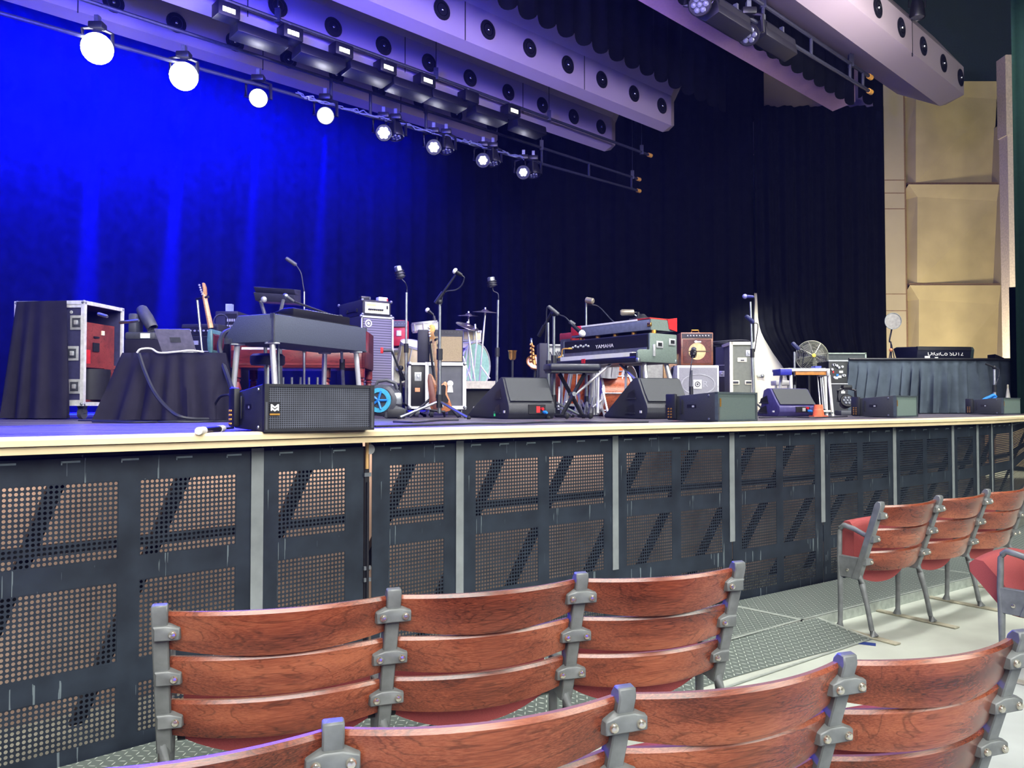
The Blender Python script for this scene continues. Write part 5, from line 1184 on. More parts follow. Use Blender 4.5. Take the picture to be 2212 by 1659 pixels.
for k in range(7): q.lathe([(.012, 0), (.009, .016)], 8, (fitw(1403, Y0, R(AG), 1240 + k * 5.6), -.008, kz + .10 + .012 * (k % 2)), (0, -1, 0))
q.build('knob_row', silver, t); M().lathe([(.011, 0), (.01, .04)], 8, (-Wg + .14, -.01, kz + .09), (-.3, -1, 0)).build('jack_plug', gold, t)
M().tube(bez([(-Wg + .13, -.05, kz + .09), (-Wg + .06, -.07, kz + .085), (-Wg + .03, -.06, kz + .02), (-Wg + .02, -.1, gz0 + .1)], 5), .007, 5).build('yellow_cable', mat('yellow_cable', (214, 160, 70), .5), t)
M().box(-Wg * .62, -Wg * .62 + .05, -.168, -.158, gz0 - .005, gz0 + .06).build('red_tag', red, t)
for y, z in ((.12, gz1 - .10), (.29, gz1 - .07)): q = M(); q.box(.012, .022, y - .045, y + .045, z - .035, z + .03); c = q.build('recessed_catch', silver, t, bevel=.006); M().box(.02, .025, y - .025, y + .025, z - .018, z + .014).build('catch_dish', black, c)
M().box(.012, .03, .03, .055, kz - .04, kz + .07).build('drop_latch', chrome, t, bevel=.004); M().box(-.015, .018, -.165, -.125, gz0 - .004, gz0 + .04).build('corner_cap', steel, t, bevel=.01); M().box(-.015, .018, Dg - .03, Dg + .006, gz0 - .004, gz0 + .04).build('corner_cap', steel, t, bevel=.01)
for x, y, dx, dy in ((-.08, .02, .08, -.02), (-.08, Dg - .05, .12, .06), (-Wg + .1, .02, -.12, -.02), (-Wg + .1, Dg - .05, -.12, .06)): M().cyl((x, y, gz0), (x + dx, y + dy, .0), .024, n=12).build('leg', chrome, t)
for a, b in (((1322, 784), (1222, 870)), ((1338, 786), (1372, 818)), ((1352, 790), (1352, 850)), ((1293, 800), (1291, 893))): M().cyl(loc(t)(P(*a, 7.5)), loc(t)(P(*b, 7.35)), .013, n=8).build('pedal_rod', chrome, t)
# red organ on top
zt = ZS + gz1
t = corner('stage_organ', 'grey and red portable organ lying on the electric grand', 'keyboard', 1404, 7.22, AG, zt + .03); Wo = -fitw(1404, 7.22, R(AG), 1234)
M().ext([(0, 0), (.33, .0), (.33, .09), (.02, .105), (0, .095)], -Wo, -.0, 'yz').build('body', mat('organ_grey', (104, 110, 128), .5), t, bevel=.006); M().box(-Wo + .14, -.16, -.005, .05, .095, .112).build('white_top_strip', white, t)
M().box(-Wo - .004, -Wo + .16, -.006, .2, .02, .115).build('red_corner', red, t, bevel=.008); M().box(-.2, .0, .0, .33, .103, .115).build('red_top', mat('red_top', (178, 52, 44), .5), t)
M().box(-.004, .012, .0, .25, .0, .10).build('end_panel', gg, t); M().add([(-.004, .24, .02), (.016, .24, .02), (.02, .345, .0), (-.004, .345, .0), (-.004, .22, .11), (.016, .22, .11), (.02, .345, .13), (-.004, .345, .13)], [(0, 1, 2, 3), (4, 5, 6, 7), (0, 1, 5, 4), (1, 2, 6, 5), (2, 3, 7, 6), (3, 0, 4, 7)]).build('red_end', red, t); q = M()
for k in range(5): q.cyl((-Wo + .1 + k * .25, .05, -.03), (-Wo + .1 + k * .25, .05, .0), .025, n=10)
q.build('rubber_foot', gold, t); M().box(-.03, .016, -.01, .012, .03, .07).build('brass_corner', brass, t, bevel=.006)
t = corner('small_keyboard', 'small red-ended keyboard box at the left end behind the organ', 'keyboard', 1232, 8.3, AG, zt + .02); M().box(-.18, .02, .0, .3, 0, .085).build('body', mat('dark_red_box', (150, 44, 50), .5), t, bevel=.008); M().box(-.16, 0, -.004, .0, -.14, .02).build('support', dgrey, t)
# gooseneck / condenser microphones over the keyboards
gm_ = mat('champagne_mic', (150, 142, 128), .35, .5)
stand('thin blue-lit pole at the back of the keyboards, bent arm to the right', B(1267, 8.3, ZS), P(1266, 652, 8.3), None, None, r=.011)
mic('oval champagne microphone on the thin pole above the keyboards', P(1282, 651, 8.2), P(1266, 648, 8.25), 'pencil', r=.032, m=gm_, cable=[P(1268, 658, 8.25), P(1288, 660, 8.25), P(1300, 668, 8.2), P(1318, 688, 8.1), P(1330, 698, 8.0)])
mic('long champagne microphone pointing left above the red organ', P(1340, 675, 7.6), P(1370, 675, 7.6), 'pencil', r=.03, m=gm_, cable=[P(1368, 675, 7.6), P(1378, 676, 7.6), P(1386, 685, 7.55), P(1393, 694, 7.5)])
stand('short silver rod from the red organ up to the long champagne microphone', P(1388, 692, 7.56), P(1371, 680, 7.58), kind='round', r=.007, name='microphone_stand')
stand('boom stand left of the keyboards, arm dropping to the lower left', B(1196, 7.35, ZS), P(1196.5, 678, 7.35), P(1164, 726, 7.5), P(1194, 670, 7.35), r=.014, spread=.3)
mic('dark microphone pointing up left at the top of the boom left of the keyboards', P(1184, 661, 7.3), P(1207, 680, 7.3), 'pencil', r=.018, cable=[P(1184, 661, 7.3), P(1181, 668, 7.3), P(1180, 700, 7.35), P(1178, 740, 7.4)])
stand('second plain stand just left of the keyboards boom stand', B(1185, 7.9, ZS), P(1184, 697, 7.9), r=.012, pm=steel)
mic('silver-headed microphone hanging before the electric grand panel', P(1263, 725, 7.15), P(1236, 702, 7.2), r=.03, gm=white, cable=[P(1236, 702, 7.2), P(1222, 686, 7.25), P(1208, 680, 7.3)])
mic('small blue-lit microphone lying at the left end of the red organ', P(1230, 694, 7.9), P(1242, 702, 7.9), 'pencil', r=.02)
# ---- bench
t = thing('keyboard_bench', 'black padded keyboard bench on crossed legs', 'bench', B(1236, 7.25, ZS), R(12)); bz = Z(786, 7.25) - ZS; hw = .245
M().box(-hw, hw, -.12, .14, bz - .07, bz).build('seat', mat('bench_vinyl', (40, 42, 56), .35), t, bevel=.025, seg=3); M().box(-hw + .02, hw - .02, -.11, .13, bz - .085, bz - .07).build('seat_board', black, t)
for s in (-1, 1): M().tube([(s * .11, -.04 * s, bz - .09), (-s * .11, -.04 * s, .03)], .019, 4).build('leg', black, t)
for s in (-1, 1):
    q = M(); q.tube([(s * .11, -.2, .025), (s * .11, .16, .025)], .016, 8); f_ = q.build('foot_bar', black, t); M().sph((s * .11, -.2, .028), .028, 10).build('rubber_foot', rubber, f_)
M().cyl((0, -.07, bz * .45), (0, .07, bz * .45), .02, n=10).build('pivot_bolt', steel, t)
# ---- orange drum kit behind
g = 'orange drum kit behind the electric grand'
drum('orange bass drum with blue sheen below the electric grand', P(1312, 850, 8.9), .26, .36, (-.95, -.35, 0), orange, head, g); drum('orange bass drum hoop end at the right below the electric grand', P(1342, 838, 9.0), .25, .2, (.9, -.5, 0), orange, mat('dark_head', (30, 24, 24), .5), g)
drum('orange floor drum behind the crossed bench legs', P(1230, 835, 8.9), .19, .36, (.05, -.15, 1), orange, head, g); drum('orange floor drum right of the crossed bench legs', P(1262, 838, 9.1), .17, .36, (-.05, -.15, 1), orange, head, g)
drum('chrome snare drum under the electric grand', P(1306, 797, 8.7), .15, .13, (.1, -.2, 1), chrome, head, g)
t = thing('drum_hardware', 'tangle of chrome legs and pedals behind the bench', 'drum stand', B(1270, 8.4, ZS)); l = loc(t); rr = random.Random(2)
for i in range(13):
    a = (1205 + rr.random() * 100, 835 + rr.random() * 30); b = (a[0] + rr.uniform(-24, 24), 878 + rr.random() * 22); M().cyl(l(P(*a, 8.3 + .05 * (i % 5))), l(P(b[0], min(b[1], 899), 8.2)), .012, n=6).build('strut', chrome, t)
for xx in (1213, 1283, 1288): M().cyl(l(P(xx, 800, 8.4)), l(P(xx, 896, 8.4)), .014, n=8).build('post', chrome, t)
# ---- silver cabinet and combo amplifier
t = corner('speaker_cabinet', 'silver-grey speaker cabinet with square emblem below the brown combo amplifier', 'speaker', 1463, 9.6, 0); w = fitw(1463, 9.6, 0, 1554); h = Z(789, 9.6) - ZS
M().box(0, w, 0, .4, 0, h).build('cabinet', silver, t, bevel=.012); M().box(.025, w - .025, -.006, 0, .02, h - .03).build('grille_cloth', mat('silver_grille', (140, 140, 146), .7, var=.12, bump=.2, scale=120), t)
q = M(); cx, cz = w / 2, h * .62
q.lathe([(.21, 0), (.21, .004), (.195, .004), (.195, 0)], 32, (0, 0, 0), (0, -1, 0)); q.v = [(cx + x, -.006 + y, cz + z * .6) for x, y, z in q.v]; q.build('oval_line', mat('oval_grey', (166, 166, 172), .6), t); M().box(cx - .06, cx + .04, -.012, -.006, cz - .055, cz + .055).build('square_emblem', white, t)
q = M(); q.lathe([(.034, 0), (.034, .004), (.024, .004), (.024, 0)], 20, (cx - .01, -.012, cz), (0, -1, 0)); q.lathe([(.014, 0), (.013, .004)], 12, (cx - .01, -.012, cz), (0, -1, 0)); q.build('ring_emblem', dgrey, t); text('lettering', 'R', .11, mat('oval_grey', (166, 166, 172), .6), t, (cx + .085, -.0075, cz), (PI / 2, 0, 0))
q = M(); q.lathe([(.02, 0), (.018, .006)], 12, (w * .46, -.006, .09), (0, -1, 0)); q.build('white_knob', white, t)
zt = ZS + h + .003
t = corner('combo_amplifier', 'brown wood combo amplifier with round cream speaker on the silver cabinet', 'amplifier', 1471, 9.62, 0, zt); w = fitw(1471, 9.62, 0, 1541); h = Z(718, 9.62) - zt; bw = wood_mat('amp_walnut', (96, 50, 36), (128, 72, 50), (146, 88, 62), rough=.4)
M().box(0, w, 0, .25, 0, h).build('cabinet', bw, t, bevel=.008); M().box(.025, w - .025, -.006, 0, .025, h - .085).build('front_panel', wood_mat('figured_maple_red', (70, 26, 26), (98, 40, 38), (128, 62, 54), along=(6, 6, 2.)), t); M().box(.012, w - .012, -.008, 0, h - .07, h - .015).build('control_panel', mat('control_dark', (60, 56, 66), .3, .4), t)
M().lathe([(.105, 0), (.105, .004)], 32, (w / 2, -.005, h * .42), (0, -1, 0)).build('speaker_cloth', mat('cream_cloth', (206, 180, 130), .8), t); M().box(w / 2 - .11, w / 2 + .15, -.012, -.008, h * .42 - .006, h * .42 + .006).build('cross_bar', mat('bar_dark', (80, 56, 40), .5), t); q = M()
for k in range(8): q.lathe([(.010, 0), (.008, .016)], 8, (.08 + k * (w - .14) / 7, -.008, h - .042), (0, -1, 0))
q.build('knob_row', silver, t); q = M(); q.sph((w * .46, -.01, h - .115), .02, 8, (1, .25, .8)); q.box(w * .46, w * .62, -.012, -.006, h - .124, h - .108); q.build('script_badge', white, t); M().tube([(w / 2 - .045, .1, h), (w / 2 - .04, .1, h + .035), (w / 2 + .04, .1, h + .035), (w / 2 + .045, .1, h)], .009, 6).build('carry_handle', gold, t)
stand('short black stand with microphone in front of the brown combo amplifier', B(1492, 9.1, ZS), P(1494, 800, 9.1), r=.012, pm=dgrey, kind='tripod', spread=.12); mic('small square-headed microphone against the round cream speaker', P(1499, 752, 9.3), P(1497, 770, 9.2), 'condenser', r=.03, m=plastic, gm=dgrey, cable=[P(1497, 770, 9.2), P(1494, 782, 9.12), P(1490, 812, 9.1), P(1489, 845, 9.1)])
t = corner('tweed_amplifier', 'tan amplifier partly hidden left of the silver cabinet', 'amplifier', 1434, 10.2, 0); w = fitw(1434, 10.2, 0, 1470); h = Z(767, 10.2) - ZS; M().box(0, w, 0, .3, 0, h).build('cabinet', mat('tan_tweed', (206, 168, 112), .7, bump=.2, scale=90), t, bevel=.01); M().box(.02, w - .02, -.005, 0, .05, h - .06).build('grille_cloth', mat('tan_cloth', (186, 150, 108), .8), t)
t = corner('practice_amplifier', 'grey small amplifier behind the grand piano leg', 'amplifier', 1389, 10.0, 0); w = fitw(1389, 10., 0, 1432); h = Z(776, 10.) - ZS; M().box(0, w, 0, .3, 0, h).build('cabinet', mat('amp_grey', (120, 122, 116), .6), t, bevel=.01); M().box(.06, w, -.005, 0, .08, h - .04).build('grille_cloth', mat('grille_greyish', (150, 152, 140), .8), t); M().box(-.03, .03, -.02, 0, 0, h).build('side_panel', black, t)
stand('short stand with small microphone before the tan amplifier', B(1453, 9.9, ZS), P(1453, 800, 9.9), P(1449, 812, 9.9), P(1456, 790, 9.8), r=.01, pm=black, spread=.12)
# ---- tall road case
t = corner('road_case', 'tall grey-green road case with white edges and two handles', 'road case', 1580, 10.4, -4); w = fitw(1580, 10.4, R(-4), 1627); h = Z(742, 10.4) - ZS
M().box(0, w, 0, .5, .05, h).build('shell', mat('case_green_grey', (112, 116, 104), .6, var=.1), t); edges_box(t, 0, w, 0, .5, .05, h, .02, mat('case_white_edge', (222, 218, 196), .5)); M().box(w * .3, w * .72, -.008, 0, h * .74, h * .8).build('label_plate', cream, t); M().box(w * .44, w * .6, -.011, -.008, h * .752, h * .77).build('label_mark', dgrey, t)
for x in (w * .2, w * .8): q = M(); q.box(x - .05, x + .05, -.01, 0, h * .42, h * .48); c = q.build('recessed_handle', cream, t, bevel=.006); M().box(x - .035, x + .035, -.014, -.009, h * .435, h * .465).build('handle_dish', gear, c)
for z in (h * .86, h * .16): latch(t, w - .05, z, -.002, .08, .08)
casters(t, ((.05, .06), (w - .05, .06)), .024)
t = corner('road_case', 'black road case to the left behind the tall grey-green case', 'road case', 1546, 10.9, -30); w = fitw(1546, 10.9, R(-30), 1584); h = Z(750, 10.9) - ZS; M().box(0, w, 0, .4, .0, h).build('shell', mat('case_black', (30, 30, 38), .5), t, bevel=.01); M().box(-.006, w, -.006, 0, h * .72, h * .735).build('lid_seam', steel, t); latch(t, .09, h * .6, 0, .07, .08); latch(t, w * .8, h * .3, 0, .05, .07)
o = M(); rr = random.Random(9)
for i in range(5): r0 = .13 + .025 * i; o.tube(bez([(r0 * 1.3 * math.cos(a * PI / 6), .7 * r0 * math.sin(a * PI / 6), .012 + .018 * i + .01 * math.sin(a + i)) for a in range(13)], 3), .011, 5)
o = o.build('cable_coil', cable_m); o.location = B(1573, 11.05, ZS + h + .002); tag(o, 'coiled black cables heaped on the black road case', 'cable')
# ---- microphone stands right
stand('tall stand in front of the pale wall gap, leaning pole to a blue-lit vocal microphone', B(1630, 8.9, ZS), P(1621, 652, 8.9), r=.012, pm=steel, spread=.2); mic('blue-lit vocal microphone facing left at the top of the tall stand', P(1604, 640, 8.9), P(1628, 641, 8.9), r=.028, m=mat('mic_blue_lit', (40, 44, 130), .4), gm=mat('mic_head_blue_lit', (130, 130, 200), .4), cable=[P(1628, 641, 8.9), P(1630, 650, 8.9), P(1628, 690, 8.9), P(1627, 740, 8.9)])  # blue light painted into this microphone's body and head colours
mic('dark microphone with pale band halfway up the tall stand', P(1611, 682, 8.85), P(1628, 697, 8.88), 'pencil', r=.024, m=mat('mic_navy', (34, 40, 90), .4), cable=[P(1628, 697, 8.88), P(1637, 702, 8.88), P(1634, 730, 8.88), P(1630, 760, 8.9)])
stand('stand left of the round fan with small blue microphone', B(1718, 9.2, ZS), P(1716, 760, 9.2), None, None, r=.012, spread=.14); mic('small blue microphone pointing up left before the round fan', P(1711, 740, 9.15), P(1726, 755, 9.15), 'pencil', r=.024, m=MATS['mic_navy'], cable=[P(1726, 755, 9.15), P(1736, 760, 9.15), P(1733, 790, 9.2)])
# ---- round fan
t = thing('pedestal_fan', 'round wire-guard fan with yellow hub behind the pedal steel guitar', 'fan', B(1756, 11.0, ZS)); l = loc(t); c = l(P(1754, 770, 11.)); r0 = 34 / F_PX * 11; fm = mat('fan_wire', (150, 152, 136), .4, .5); ax = Vector((-.1, -1, .1)).normalized(); qq = ax.to_track_quat('Z', 'Y').to_matrix()
q = M()
for k in range(1, 13): rr_ = r0 * k / 12; q.tube([c + qq @ Vector((rr_ * math.cos(a * PI / 16), rr_ * math.sin(a * PI / 16), .08 * (1 - (k / 12) ** 2))) for a in range(33)], .004 if k < 12 else .009, 4)
for k in range(8): a = k * PI / 4 + .2; q.tube([c + qq @ Vector((r0 * s * math.cos(a), r0 * s * math.sin(a), .083 * (1 - s * s))) for s in (0, .3, .6, 1)], .005, 4)
q.build('guard', fm, t); q = M()
for k in range(4): a = k * PI / 2 + .3; q.add([c + qq @ Vector(v) for v in ((.04 * math.cos(a), .04 * math.sin(a), 0), (r0 * .85 * math.cos(a - .3), r0 * .85 * math.sin(a - .3), .02), (r0 * .9 * math.cos(a + .4), r0 * .9 * math.sin(a + .4), -.03), (.04 * math.cos(a + 1), .04 * math.sin(a + 1), -.01))], [(0, 1, 2, 3)])
q.build('blade', mat('fan_blade', (110, 112, 100), .5), t, recalc=False); M().lathe([(.026, .09), (.026, .10), (.012, .105)], 14, c, ax).build('hub_ring', mat('yellow_hub', (226, 196, 70), .5), t); M().lathe([(.06, -.16), (.07, -.02)], 14, c, ax).build('motor', black, t); M().cyl((0, .12, .05), c - Vector((0, -.12, .05)), .02, n=8).build('pole', black, t); M().lathe([(.2, 0), (.2, .02), (.04, .05)], 20, (0, .12, 0)).build('base', black, t)
# ---- pedal steel guitar
t = thing('pedal_steel_guitar', 'orange-fronted pedal steel guitar on white legs with blue left end', 'guitar', B(1745, 8.9, ZS)); l = loc(t); Yp = 8.9
def bx(name, x0, x1, y0, y1, d0, d1, m_, bev=.004): a, b = l(P(x0, y1, Yp + d0)), l(P(x1, y0, Yp + d0)); M().box(a.x, b.x, a.y, a.y + d1 - d0, a.z, b.z).build(name, m_, t, bevel=bev)
bx('deck', 1686, 1793, 796, 802, -.03, .26, white); bx('front_apron', 1719, 1787, 802, 810, -.01, .02, mat('orange_wood', (226, 150, 74), .4)); bx('changer_end', 1686, 1711, 797, 810, -.04, .22, mat('blue_end_plate', (36, 40, 160), .4)); bx('end_plate', 1787, 1793, 798, 812, -.04, .22, silver); bx('pedal_bar', 1700, 1800, 886, 890, -.02, .1, white)
q = M(); a, b = l(P(1700, 795, Yp)), l(P(1785, 795, Yp))
for i in range(8): q.cyl(a + Vector((0, .03 + i * .02, 0)), b + Vector((0, .03 + i * .02, 0)), .002, n=4)
q.build('string', steel, t); q = M(); a = l(P(1764, 796, Yp)); q.box(a.x, a.x + .07, a.y + .04, a.y + .16, a.z, a.z + .03); q.build('pickup', mat('blue_knob', (80, 90, 200), .4), t)
for (xa, xb, dd) in ((1708, 1712, .0), (1790, 1799, .0), (1688, 1678, .24), (1782, 1786, .24)): M().cyl(l(P(xa, 810, Yp + dd)), l(B(xb, Yp + dd - .03, ZS)), .018, .015, n=10).build('leg', white, t)
for xa in (1766, 1772, 1776): M().cyl(l(P(xa, 812, Yp + .1)), l(P(xa + 6, 884, Yp + .05)), .007, n=6).build('pull_rod', chrome, t)
for i in range(4): q = M(); q.box(l(P(1752 + i * 10, 886, Yp)).x, l(P(1752 + i * 10, 886, Yp)).x + .03, -.16, .05, .03, .045); q.build('pedal', steel, t)
t = corner('padded_stool', 'low white stool frame left under the pedal steel guitar', 'stool', 1686, 9.4, 0); q = M(); q.box(-.05, .12, 0, .2, .36, .42); q.build('seat', white, t, bevel=.01)
for x in (-.04, .11): M().cyl((x, .03, 0), (x, .03, .36), .014, n=8).build('leg', silver, t)
# orange cone
t = thing('safety_cone', 'small orange cone right of the purple-sided wedge', 'cone', B(1768, 8.5, ZS)); M().lathe([(.06, .01), (.045, .12), (.044, .13), (.001, .13)], 18).build('cone_body', mat('cone_orange', (236, 110, 70), .6), t); M().lathe([(.0535, .055), (.0505, .08)], 18).build('pale_band', mat('cone_band', (240, 160, 140), .6), t); M().box(-.075, .075, -.075, .075, 0, .012).build('base', MATS['cone_orange'], t)
# ---- equipment crates left of the skirted riser
t = corner('mixer_rack', 'black rack crowded with knobs and labels right of the fan', 'rack', 1791, 10.4, 0); w = fitw(1791, 10.4, 0, 1832); h = Z(780, 10.4) - ZS; M().box(0, w, 0, .4, 0, h).build('case', plastic, t, bevel=.008); q = M(); rr = random.Random(4)
for i in range(9): q.lathe([(.018, 0), (.016, .02)], 10, (.03 + rr.random() * (w - .06), -.004, h - .03 - rr.random() * .2), (0, -1, 0))
q.build('knob_row', silver, t); 
for i in range(5): x = .02 + rr.random() * (w - .09); z = h * .35 + rr.random() * h * .5; M().box(x, x + .05, -.006, 0, z, z + .03).build('paper_label', white, t)
M().box(.05, .07, -.006, 0, h - .16, h - .13).build('red_label', red, t); M().box(.1, .13, -.006, 0, h - .2, h - .17).build('blue_label', blue_p, t); q = M(); q.box(-.004, w + .004, -.01, .01, h - .004, h + .012); q.box(0, w, -.008, 0, .40, .412); q.build('edge_trim', silver, t); M().box(-.0, w, -.005, 0, .03, .39).build('lower_case', gear, t)
t = corner('road_case', 'flat dark case with pale edge behind the knob-covered rack', 'road case', 1789, 11.6, 0); w = fitw(1789, 11.6, 0, 1871); h = Z(763, 11.6) - ZS; M().box(0, w, 0, .4, 0, h).build('shell', mat('case_slate', (62, 70, 68), .6), t); q = M(); q.box(-.01, w + .01, -.012, .01, h - .012, h + .006); q.box(-.01, .012, -.012, 0, 0, h); q.box(w - .012, w + .01, -.012, 0, 0, h); q.build('edge_trim', mat('edge_sage', (150, 164, 150), .5), t)
wash_lamp(B(1829, 9.6, ZS + .17), 'small moving lamp with lens cluster standing on the deck before the skirted riser', False, .11, 'moving lamp on the deck', Vector((-.15, -1, .35)), clamp=False, k=.55)
t = thing('lamp_base', 'grey base box under the small moving lamp on the deck', 'lamp base', B(1829, 9.6, ZS)); M().box(-.11, .11, -.1, .1, 0, .06).build('base_box', dgrey, t, bevel=.015)
# ---- skirted riser and mixing desk
t = thing('skirted_riser', 'long table with a pleated black skirt carrying the mixing desk', 'table', B(1990, 11.4, ZS)); l = loc(t); a0, a1 = 11.2, 11.6; za, zb_ = Z(776, a0), Z(768, a1)
pl = mat('pleated_skirt', (72, 82, 92), .85, var=.25, scale=5, spec=.2)
tp = [l(B(1833, a0, za)), l(B(2182, a1, za + .02)), l(B(2178, a1 + 1.1, za + .02)), l(B(1842, a0 + 1.1, za))]; bt = [l(B(1822, a0 - .08, ZS + .01)), l(B(2186, a1 - .08, ZS + .01)), l(B(2182, a1 + 1.1, ZS + .01)), l(B(1840, a0 + 1.1, ZS + .01))]
drapebox(M(), tp, bt, .11, .17, 5, 12).build('pleated_skirt', pl, t, angle=75); M().tube([tp[0] + Vector((0, -.01, 0)), tp[1] + Vector((0, -.01, 0))], .02, 6).build('table_edge', black, t)
t = corner('mixing_desk', 'dark mixing console with white lettering on the skirted table', 'mixing desk', 1980, 11.75, 6, za + .03); w = fitw(1980, 11.75, R(6), 2096); M().ext([(0, 0), (.5, 0), (.6, .20), (.52, .22), (.0, .19), (-.03, .15)], 0, w, 'yz').build('console', mat('desk_black', (32, 34, 48), .4), t, bevel=.01); M().ext([(.0, 0), (.5, 0), (.66, .2), (.5, .225), (.0, .19), (-.03, .15)], w, w + .05, 'yz').build('side_cheek', mat('desk_cheek', (50, 66, 62), .5), t, bevel=.006)
text('lettering', 'DiGiCo SD12', .088, white, t, (w * .52, -.022, .085), (PI / 2 - .1, 0, 0), 1.15); M().ext([(-.035, .14), (.0, .155), (.0, .195), (-.03, .19)], .0, w, 'yz').build('arm_rest', black, t); q = M(); q.box(.12, .2, -.02, 0, .02, .05); q.box(.28, .33, -.02, 0, .015, .035); q.build('white_label', white, t); M().box(.03, .12, .05, .12, .0, .17).build('end_block', black, t)
t = corner('black_box', 'small black box at the right end of the skirted table', 'box', 2150, 11.9, 0, za + .03); M().ext([(0, 0), (.14, 0), (.14, .03), (0, .09)], 0, .2, 'xz').build('body', black, t, bevel=.006)
# ---- scoop lamp on a thin stand
t = thing('scoop_lamp', 'round silver work lamp on a thin stand against the concrete wall', 'lamp', B(1927, 12.6, ZS)); l = loc(t); c = l(P(1926, 694, 12.6)); ax = Vector((-.05, -1, -.05)).normalized(); r0 = 17.5 / F_PX * 12.6
M().lathe([(r0, .05), (r0 * .97, .05), (r0 * .8, -.02), (r0 * .4, -.07), (.001, -.09)], 28, c, ax).build('reflector_bowl', mat('scoop_silver', (170, 166, 162), .45, .6), t); M().lathe([(r0 * 1.03, .045), (r0 * 1.03, .06), (r0 * .97, .06), (r0 * .97, .045)], 28, c, ax).build('rim', steel, t); M().sph(c, .045, 12).build('bulb', mat('scoop_bulb', (255, 244, 236), .3), t)
M().tube(bez([c - Vector((0, 0, r0)), c + Vector((-.03, .02, -.32)), l(P(1925, 744, 12.6)), l(B(1925, 12.6, ZS + .6)), (0, 0, 0)], 4), .012, 6).build('pole', black, t)
for a in ((1918, -.2), (1938, .2)): M().cyl(l(P(1926, 744, 12.6)), Vector((a[1], 0, .0)) , .008, n=6).build('leg', black, t)
q = M(); q.sph(l(P(1924.5, 756, 12.55)), .03, 8); q.build('orange_clip', mat('orange_clip', (226, 140, 90), .5), t)
# ---- far right odds
stand('thin mic stand with drooping boom before the right end of the skirted table', B(2149, 10.9, ZS), P(2148, 794, 10.9), P(2129, 786, 10.9), P(2152, 795, 10.9), r=.014, pm=silver, spread=.12, counter=False)
wires('boom_cable', 'dark cable looping down from the drooping boom at the right', [P(2152, 795, 10.85), P(2158, 800, 10.85), P(2157, 815, 10.85), P(2150, 832, 10.85)], .008, group='stage cables right')
t = thing('blue_cloth', 'crumpled bright blue strap lying on the far right front speaker', 'strap', P(2133, 866, 10.5)); M().tube(bez([(-.07, 0, .0), (-.02, 0, .03), (.03, 0, .05), (.08, 0, .075), (.11, 0, .05), (.09, 0, .03), (.07, 0, .045)], 4), .022, 8).build('strap_body', blue_p, t)
t = thing('white_bottle', 'white pointed bottle behind the far right front speaker', 'bottle', B(2178, 11.0, ZS)); M().lathe([(.035, 0), (.035, .18), (.028, .25), (.012, .36), (.008, .40), (.001, .40)], 16).build('bottle_body', white, t); M().lathe([(.013, .36), (.012, .41), (.001, .412)], 12).build('cap', cream, t)
# ---- small things and cables on the deck
t = thing('cable_joint', 'black cable coupling with white ends at the left stage edge', 'cable connector', G(429, 930, ZS + .015)); l = loc(t); a, b = l(G(429, 931, ZS + .015)), l(G(481, 926, ZS + .015)); d = (b - a)
M().cyl(a + d * .12, a + d * .88, .014, n=12).build('sleeve', plastic, t); M().cyl(a, a + d * .2, .017, n=12).build('white_end', white, t); M().cyl(a + d * .84, b, .017, n=12).build('white_end', white, t); M().tube([b, b + d * .5], .006, 6).build('cable', cable_m, t)
for i, (lab, pts) in enumerate((('cable running along the deck below the draped table', [(170, 908), (250, 909), (330, 911), (420, 911), (500, 909)]), ('second cable running below the draped table to the big front speaker', [(200, 911), (300, 912.5), (380, 909), (440, 907), (500, 906)]),
        ('long cable along the deck edge right of the big front speaker', [(810, 921), (880, 919), (960, 917), (1040, 914.5), (1120, 914), (1200, 911), (1300, 912), (1400, 911)]), ('short cable from the singer stand to the left', [(850, 911), (900, 912), (950, 908), (990, 907)]), ('cable lying before the purple-sided wedge', [(1640, 902), (1700, 900.5), (1760, 902), (1830, 899)]))):
    wires('deck_cable', lab, [G(x, y, ZS + .009) for x, y in pts], .007)
t = thing('plug_box', 'small silver plug box by the deck cables left of the big front speaker', 'junction box', G(488, 909, ZS)); q = M(); q.box(-.05, .04, 0, .08, 0, .04); q.build('box_body', silver, t, bevel=.006); q = M()
for k in range(4): q.lathe([(.01, 0), (.009, .01)], 8, (-.035 + k * .02, 0, .022), (0, -1, 0))
q.build('socket', plastic, t)
# ================================================================ lights and camera
sc = bpy.context.scene
sc.view_settings.view_transform = 'Standard'; sc.view_settings.look = 'None'
w = bpy.data.worlds.new('world'); sc.world = w; w.use_nodes = True
wn = w.node_tree
wn.nodes['Background'].inputs[0].default_value = (.75, .85, 1, 1); wn.nodes['Background'].inputs[1].default_value = .02
HAZE = .001
if HAZE:
    vs_ = nd(wn, 'ShaderNodeVolumeScatter'); vs_.inputs['Density'].default_value = HAZE; vs_.inputs['Anisotropy'].default_value = .25; vs_.inputs['Color'].default_value = (.22, .27, 1, 1)
    wn.links.new(vs_.outputs[0], wn.nodes['World Output'].inputs['Volume'])
def light(name, kind, loc, target, power, col, **kw):
    l = bpy.data.lights.new(name, kind); l.energy = power; l.color = col[:3]
    for k, v in kw.items(): setattr(l, k, v)
    o = bpy.data.objects.new(name, l); C.objects.link(o); o.location = loc
    o.rotation_euler = (Vector(target) - Vector(loc)).to_track_quat('-Z', 'Y').to_euler(); return o
DAY = (1, .98, .94)
light('house_daylight', 'AREA', (1.5, -5, 6.5), (2.5, 6, 1.2), 1500, DAY, shape='RECTANGLE', size=9, size_y=5)
light('house_side_daylight', 'AREA', (11, -1, 6), (5, 6, .5), 850, (.94, 1, .92), shape='RECTANGLE', size=6, size_y=5)
light('house_top', 'AREA', (2.5, 1.5, 6.5), (2.5, 2.5, 0), 60, DAY, shape='RECTANGLE', size=5, size_y=4)
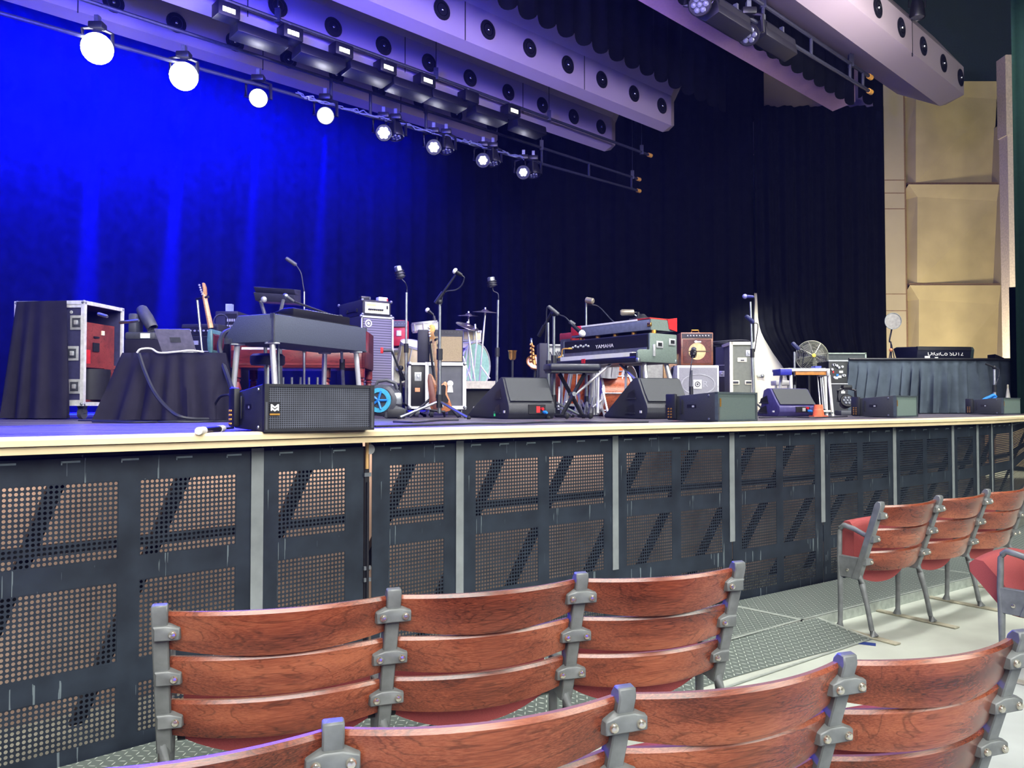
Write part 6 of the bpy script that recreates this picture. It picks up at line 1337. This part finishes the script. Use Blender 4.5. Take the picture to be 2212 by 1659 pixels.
BLUE = (.0, .002, 1)
for i, x in enumerate((1.2, 3.2, 5.2, 7.4, 9.8)):
    light('blue_curtain_wash', 'AREA', uv(x, v_c - 1.5, 7.3), uv(x, v_c, 6.3), (8500, 8000, 6200, 3200, 1300)[i], BLUE, shape='RECTANGLE', size=1.8, size_y=.5, spread=R(150))
for i, p in enumerate(wpos[:4]):
    light('blue_beam', 'SPOT', p + Vector((0, -.3, -.2)), Vector((.4 * i - .9, 2.2, 1.)), 8000 if i < 2 else 2500, BLUE, spot_size=R(22), spot_blend=.6, shadow_soft_size=.12)
    px = (175, 345, 520, 672)[i]
    light('blue_shaft', 'SPOT', p + Vector((0, .0, -.25)), B(px, p.y, ZS), (2400000, 2400000, 1100000, 800000)[i], BLUE, spot_size=R(6.4), spot_blend=.5, shadow_soft_size=.05)
for i, x in enumerate((-2.5, 1.2, 4.5)):
    light('blue_stage_wash', 'AREA', uv(x, 9.6, 6.6), uv(x, 7.4, ZS), (600, 90, 25)[i], (.02, .03, 1), shape='RECTANGLE', size=1.5, size_y=.8)
light('blue_reflector_wash', 'AREA', uv(2.0, 6.5, 6.0), uv(3.6, 11.0, 8.), 1500, (.03, .03, 1), shape='DISK', size=1.2)
light('purple_reflector_wash', 'AREA', uv(6.0, 4.0, 6.2), uv(7.2, 10.5, 8.), 800, (.46, .36, 1), shape='DISK', size=2.)
light('neutral_reflector_wash', 'AREA', uv(11, 3.5, 6.2), uv(12, 10.0, 8.), 150, (1, .9, .92), shape='DISK', size=2.)
light('white_reflector_wash', 'AREA', uv(13, 1.5, 5.5), uv(13.2, 8.5, 8.), 40, (1, .9, .84), shape='DISK', size=2.)
for i, u in enumerate((0.2, 2.2, 4.2, 6.4)):
    light('understage_lamp', 'AREA', fp(u, .5, 1.3), fp(u, .74, 1.02), (7.5, 7, 4.5, 1.2)[i], (1, .86, .76), shape='RECTANGLE', size=1.6, size_y=.15)
light('wall_warm_lamp', 'AREA', (B(2060, 17.5).x, 15.6, 1.9), (B(2060, 20).x, 20, 3.2), 300, (1, .92, .72), shape='DISK', size=1.6)
for i, u in enumerate((1.5, 6.0, 11.0)):
    light('stage_front_wash', 'AREA', uv(u, 1.8, 7.2), uv(u + .3, 5.6, ZS + .3), (200, 230, 240)[i], (1, .98, .96), shape='RECTANGLE', size=2.5, size_y=.6, spread=R(110))
light('wing_lamp', 'AREA', (B(1640, 18).x + .3, 19.2, 3.6), (B(1670, 20.3).x, 20.4, 2.0), 60, (1, .97, .85), shape='DISK', size=.5)
cam = bpy.data.cameras.new('camera'); co = bpy.data.objects.new('camera', cam); C.objects.link(co)
cam.sensor_width = 36; cam.lens = F_PX / 2212 * 36; co.location = (0, 0, EYE); co.rotation_euler = (PI / 2 + PITCH, 0, 0); cam.clip_end = 200
sc.camera = co
cy = sc.cycles; cy.use_adaptive_sampling = True; cy.adaptive_threshold = .05; cy.max_bounces = 4; cy.diffuse_bounces = 2; cy.glossy_bounces = 2; cy.volume_bounces = 0; cy.transparent_max_bounces = 8; cy.caustics_reflective = False; cy.caustics_refractive = False; cy.sample_clamp_indirect = 6; cy.sample_clamp_direct = 0
